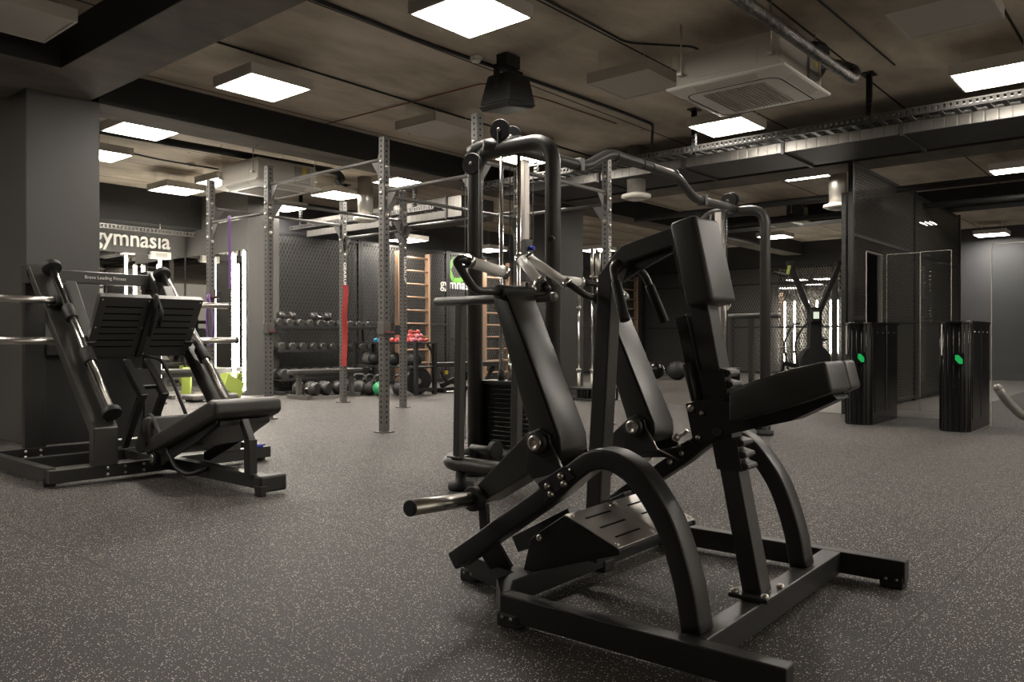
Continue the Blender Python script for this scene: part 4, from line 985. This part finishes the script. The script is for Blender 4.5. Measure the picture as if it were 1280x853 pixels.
# adjustable bench and barbell on the floor beyond
t = thing('adjustable_bench',(10.2,9.7,0),'black adjustable bench with yellow knobs beyond the storage table','weight bench',rotz=R(-10))
MB().box(-.75,.65,-.14,.14,.42,.50).build('pad','vinyl',t,bevel=.015); MB().bar((-.6,0,.10),(.2,0,.38),.06,.08).build('spine','fence',t); MB().bar((-.2,0,.42),(-.2,0,.06),.05,.05,(1,0,0)).build('post','fence',t); MB().bar((.55,0,.40),(.3,0,.1),.05,.05).build('strut','fence',t)
MB().tube(catmull([(-.6,0,.34),(-.5,0,.2),(-.3,0,.13),(-.1,0,.17),(0,0,.3)],5),.02).build('adjust_arc','fence',t); MB().box(-.75,-.65,-.3,.3,0,.07).box(.55,.65,-.25,.25,0,.07).bar((-.7,0,.04),(.6,0,.04),.06,.06).build('base','fence',t)
for x,z in ((-.55,.33),(.05,.27)): MB().cyl((x,-.10,z),(x,-.05,z),.035,n=12).build('knob','yellow',t)
t = thing('barbell',(9.9,8.9,.06),'barbell lying on the floor with its silver sleeve end by the storage table','barbell',rotz=R(-12)); MB().cyl((-.9,0,-.005),(.0,0,-.005),.015,n=10).build('shaft','chrome',t); MB().cyl((.0,0,0),(.42,0,0),.026,n=14).cyl((-.02,0,0),(.02,0,0),.045,n=14).build('sleeve','steel',t)

# wall bars
def wallbars(x0,x1,lbl):
    t = thing('wall_bars',((x0+x1)/2,11.86,0),lbl,'wall bars','wooden wall bars'); w=(x1-x0)/2
    for sx in (-1,1): MB().box(sx*w-.02,sx*w+.02,-.06,.06,0,2.62).build('side_post','wood',t,bevel=.004)
    mb=MB()
    for k in range(10): 
        MB().cyl((-w+.015,-.02,.16+k*.262),(w-.015,-.02,.16+k*.262),.021,n=10).build('rung','wood',t)
wallbars(10.44,11.25,'wooden wall bars nearest the storage table'); wallbars(12.95,13.75,'wooden wall bars seen behind the near cable tower'); wallbars(18.4,19.2,'wooden wall bars at the far corner, seen past the row machine mast')

# barbells standing upright in a holder
t = thing('barbell_stand',(9.72,6.75,0),'black floor stand holding upright barbells at the foot of the column','rack',rotz=R(0))
MB().box(-.20,.20,-.32,.32,.16,.19).box(-.20,.20,-.32,.32,0,.03).build('plate','fence',t,bevel=.004)
mb=MB()
for y in (-.24,-.12,0,.12,.24): mb.cyl((0,y,.03),(0,y,.16),.034,n=16).cyl((.12,y,.03),(.12,y,.16),.034,n=16)
mb.build('socket','satin',t)
for sx in (-.19,.19):
    for sy in (-.31,.31): MB().box(sx-.012,sx+.012,sy-.012,sy+.012,.03,.16).build('leg','fence',t)
for i,(dx,dy,h,lb_) in enumerate(((0,.24,1.75,'shorter silver barbell at the left end of the upright stand'),(0,.0,2.2,'tall silver barbell standing second from the left in the stand'),(.12,0,2.2,'tall silver barbell standing third from the left in the stand'),(.0,-.12,2.15,'silver barbell standing second from the right in the stand'),(.12,-.12,2.16,'silver barbell standing at the right end of the stand'))):
    b = thing('barbell',(9.72+dx,6.75+dy,.03),lb_,'barbell','upright barbells')
    MB().cyl((0,0,.42),(0,0,h-.42),.0145,n=12).build('shaft','chrome',b)
    for z0,z1,zc in ((.01,.40,.41),(h-.40,h,h-.41)): q=MB().cyl((0,0,z0),(0,0,z1),.025,n=16).build('sleeve','steel',b); MB().cyl((0,0,zc-.015),(0,0,zc+.015),.038,n=16).build('collar','steel',q)
# slam balls
for i,(x,y) in enumerate(((15.75,9.22),(15.7,8.65),(15.9,8.25))):
    o = MB().sphere((0,0,.21),.22,n=20,sz=.95).build('slam_ball','gloss' if i==0 else 'rubber',loc=(x,y,0)); tag(o,'%s black slam ball on the floor by the far mesh fence, %s from the left'%(('shiny','matte','matte')[i],ORD[i]),'slam ball','slam balls')

# ================================================================== turnstiles and glass
def turnstile(x,y,lbl,wing):
    t = thing('turnstile',(x,y,0),lbl,'turnstile','entry turnstiles')
    w=.135; L=1.0; mb=MB(); n=9; prof=[]
    # fluted, rounded front then straight sides
    pts=[(L,-w),(.08,-w)]
    for k in range(n+1):
        a=R(-90-180*k/n) ; pts.append((.08+.08*math.cos(a), w*math.sin(a)))
    pts.append((L,w)); mb.prism(pts,'z',.0,1.05); mb.build('cabinet','gloss',t,bevel=.004)
    mb=MB()
    for k in range(9):
        a=R(-95-170*k/8); mb.cyl((.08+.08*math.cos(a),w*math.sin(a),.015),(.08+.08*math.cos(a),w*math.sin(a),1.04),.004,n=8)
    mb.build('flutes','gloss',t)
    MB().prism([(L+.02,-w-.012),(.07,-w-.012)]+[(.07+.10*math.cos(R(-90-180*k/n)),(w+.012)*math.sin(R(-90-180*k/n))) for k in range(n+1)]+[(L+.02,w+.012)],'z',1.05,1.075).build('top_plate','gloss',t,bevel=.004)
    MB().box(-.014,-.004,w*.70,w*.78,.74,1.045).build('light_slot','casing',t) 
    MB().box(-.022,-.004,-.10,.0,.645,.765).build('reader_window','gloss',t,bevel=.003)
    mb=MB().prism([(-.085,.66),(-.055,.66),(-.02,.70),(-.02,.745),(-.05,.745),(-.085,.705)],'x',-.024,-.0215); mb.build('green_symbol','greenled',t)
    for sy in (-1,):
        MB().box(.16,.52,-w-.004,-w,.12,1.0).box(.55,.93,-w-.004,-w,.12,1.0).build('side_panel','gloss',t,bevel=.002)
        mb=MB(); [bolt(mb,(xx,-w-.004,.97),(0,-1,0),.008,.004) for xx in (.24,.44,.64,.85)]; mb.build('screw','zinc',t)
    g = MB().box(.575,.587,wing[0],wing[1],.14,1.82).build('gate_wing','glass',t)
    mb = MB().box(.573,.589,wing[0]-.003,wing[0],.14,1.82).box(.573,.589,wing[1],wing[1]+.003,.14,1.82).box(.573,.589,wing[0],wing[1],1.82,1.824); mb.build('polished_edge','offdiff',g)
    return t
turnstile(8.72,2.70,'glossy black turnstile nearer the brick cage',(-.47,-.14)); turnstile(8.66,1.78,'glossy black turnstile on the right with a green arrow on its front',(.14,.43))
def gpane(lbl,p,q,z0,z1):
    t = thing('glass_panel',((p[0]+q[0])/2,(p[1]+q[1])/2,z0),lbl,'glass panel','glass screens at the turnstiles'); c=V(((p[0]+q[0])/2,(p[1]+q[1])/2,0)); a=V((*p,0))-c; b=V((*q,0))-c; h=z1-z0
    MB().bar(a+V((0,0,h/2)),b+V((0,0,h/2)),.012,h).build('pane','glass',t)
    mb=MB(); mb.bar(a,a+V((0,0,h)),.006,.013,(1,0,0)).bar(b,b+V((0,0,h)),.006,.013,(1,0,0)).bar(a+V((0,0,h)),b+V((0,0,h)),.013,.006).build('polished_edge','offdiff',t)
gpane('tall clear glass screen rising above the turnstile by the brick cage',(9.05,2.70),(9.62,2.70),1.075,1.85)
gpane('clear glass screen right of the second turnstile',(9.2,1.55),(9.2,1.2),.02,1.85)

# ski trainer and air bike on the pale floor
t = thing('ski_trainer',(13.2,4.75,0),'black standing ski trainer with lime cord guides and a small screen, before the mesh fence','gym machine',rotz=R(-50))
MB().box(-.10,.10,-.07,.07,.30,1.42).build('column','rubber',t,bevel=.01); MB().box(-.3,.3,-.45,.45,0,.06).build('base_plate','fence',t,bevel=.01)
for sx in (-1,1):
    MB().bar((sx*.04,0,1.25),(sx*.40,0,2.12),.07,.09,(0,1,0)).build('arm','rubber',t,bevel=.005); MB().box(sx*.40-.05,sx*.40+.05,-.06,.06,2.08,2.18).build('pulley_head','rubber',t,bevel=.01)
    MB().bar((sx*.45,-.05,1.96),(sx*.43,-.07,2.10),.03,.05).build('cord_guide','lime',t); MB().cyl((sx*.44,-.06,1.96),(sx*.10,-.05,1.1),.005,n=6).build('pull_cord','rubber',t); 
MB().lathe([(.22,-.06),(.25,-.05),(.25,.05),(.22,.06)],(0,0,.55),(0,1,0),28).build('flywheel_housing','rubber',t)
c = MB().box(-.10,.04,-.16,-.10,1.18,1.38).build('monitor','rubber',t,bevel=.01); MB().box(-.075,.015,-.165,-.16,1.23,1.34).build('screen','lcd',c)
t = thing('air_bike',(14.7,5.86,0),'dark fan exercise bike standing beyond the ski trainer','exercise bike',rotz=R(-40))
MB().tube([(.30*math.cos(R(a)),0,.45+.30*math.sin(R(a))) for a in range(0,360,15)],.012,n=6,closed=True).tube([(.2*math.cos(R(a)),0,.45+.2*math.sin(R(a))) for a in range(0,360,20)],.006,n=6,closed=True).build('fan_cage','rig',t)
mb=MB(); [mb.cyl((0,0,.45),(.3*math.cos(R(a)),0,.45+.3*math.sin(R(a))),.004,n=5) for a in range(0,360,15)]; mb.build('fan_spokes','rig',t)
MB().bar((0,0,.45),(.8,0,.25),.06,.08).bar((.8,0,.05),(.75,0,.85),.05,.05,(1,0,0)).bar((-.1,0,.06),(1.0,0,.06),.06,.06).bar((-.1,-.25,.03),(-.1,.25,.03),.06,.06).bar((1.0,-.25,.03),(1.0,.25,.03),.06,.06).bar((0,0,.45),(-.1,0,.06),.05,.05,(1,0,0)).build('frame','rubber',t,bevel=.004)
MB().sphere((.75,0,.9),.13,sz=.4).build('saddle','vinyl',t)
for sy in (-.2,.2): MB().tube(catmull([(.2,sy,.3),(.12,sy,.8),(.3,sy*1.1,1.15),(.45,sy*1.1,1.2)],5),.018,n=8).build('handlebar','rubber',t)
# grey tubular machine entering at the right edge
t = thing('arm_machine',(7.62,1.0,0),'grey tubular gym machine cut off by the right frame edge','gym machine')
MB().tube(fillet([(-.10,.22,.50),(-.06,.165,.40),(.02,.07,.27),(.10,-.02,.25),(.2,-.12,.25)],.10,6),.036,n=16).build('curved_arm','tube',t)
MB().box(.12,.24,-.22,-.07,.2,.58).build('upright','tube',t,bevel=.04,seg=4); MB().box(.1,.28,-.6,-.1,0,.06).build('base','tube',t,bevel=.01); MB().box(.15,.22,-.2,-.12,.06,.2).build('post','tube',t,bevel=.01)
MB().sphere((-.10,.22,.50),.037).build('end_cap','tube',t)

# every bolt, ring, wire and tooth is an object of its own
SPLIT = ('gusset_plate','bolt','screw','foot_bolt','adjusting_rack','rack_plate','grip_ring','socket','hanger_rod','lever_seam','link_bar','end_cap','plate','bar_end','post_plate','hanging_wire','beam_clamp','polished_edge','foot','base','strut','shelf_lip','hanger','cable','seat_pad','knob')
def split(o):
    me = o.data; par = list(range(len(me.vertices)))
    def f(a):
        while par[a] != a: par[a] = par[par[a]]; a = par[a]
        return a
    for p in me.polygons:
        v = p.vertices
        for k in v[1:]: par[f(k)] = f(v[0])
    comp = {}
    for p in me.polygons: comp.setdefault(f(p.vertices[0]), []).append(p)
    if len(comp) < 2: return
    first = True
    for ps in comp.values():
        idx = {}; fs = []; sm = []
        for p in ps: fs.append([idx.setdefault(v, len(idx)) for v in p.vertices]); sm.append(p.use_smooth)
        m2 = bpy.data.meshes.new(me.name); m2.from_pydata([me.vertices[v].co[:] for v in idx], [], fs); m2.update()
        for p,q in zip(m2.polygons, sm): p.use_smooth = q
        m2.materials.append(me.materials[0])
        if first: o2 = o; first = False
        else: o2 = o.copy(); COL.objects.link(o2)
        o2.data = m2
for o in list(S.objects):
    if o.type == 'MESH' and o.parent and o.name.split('.')[0] in SPLIT: split(o)
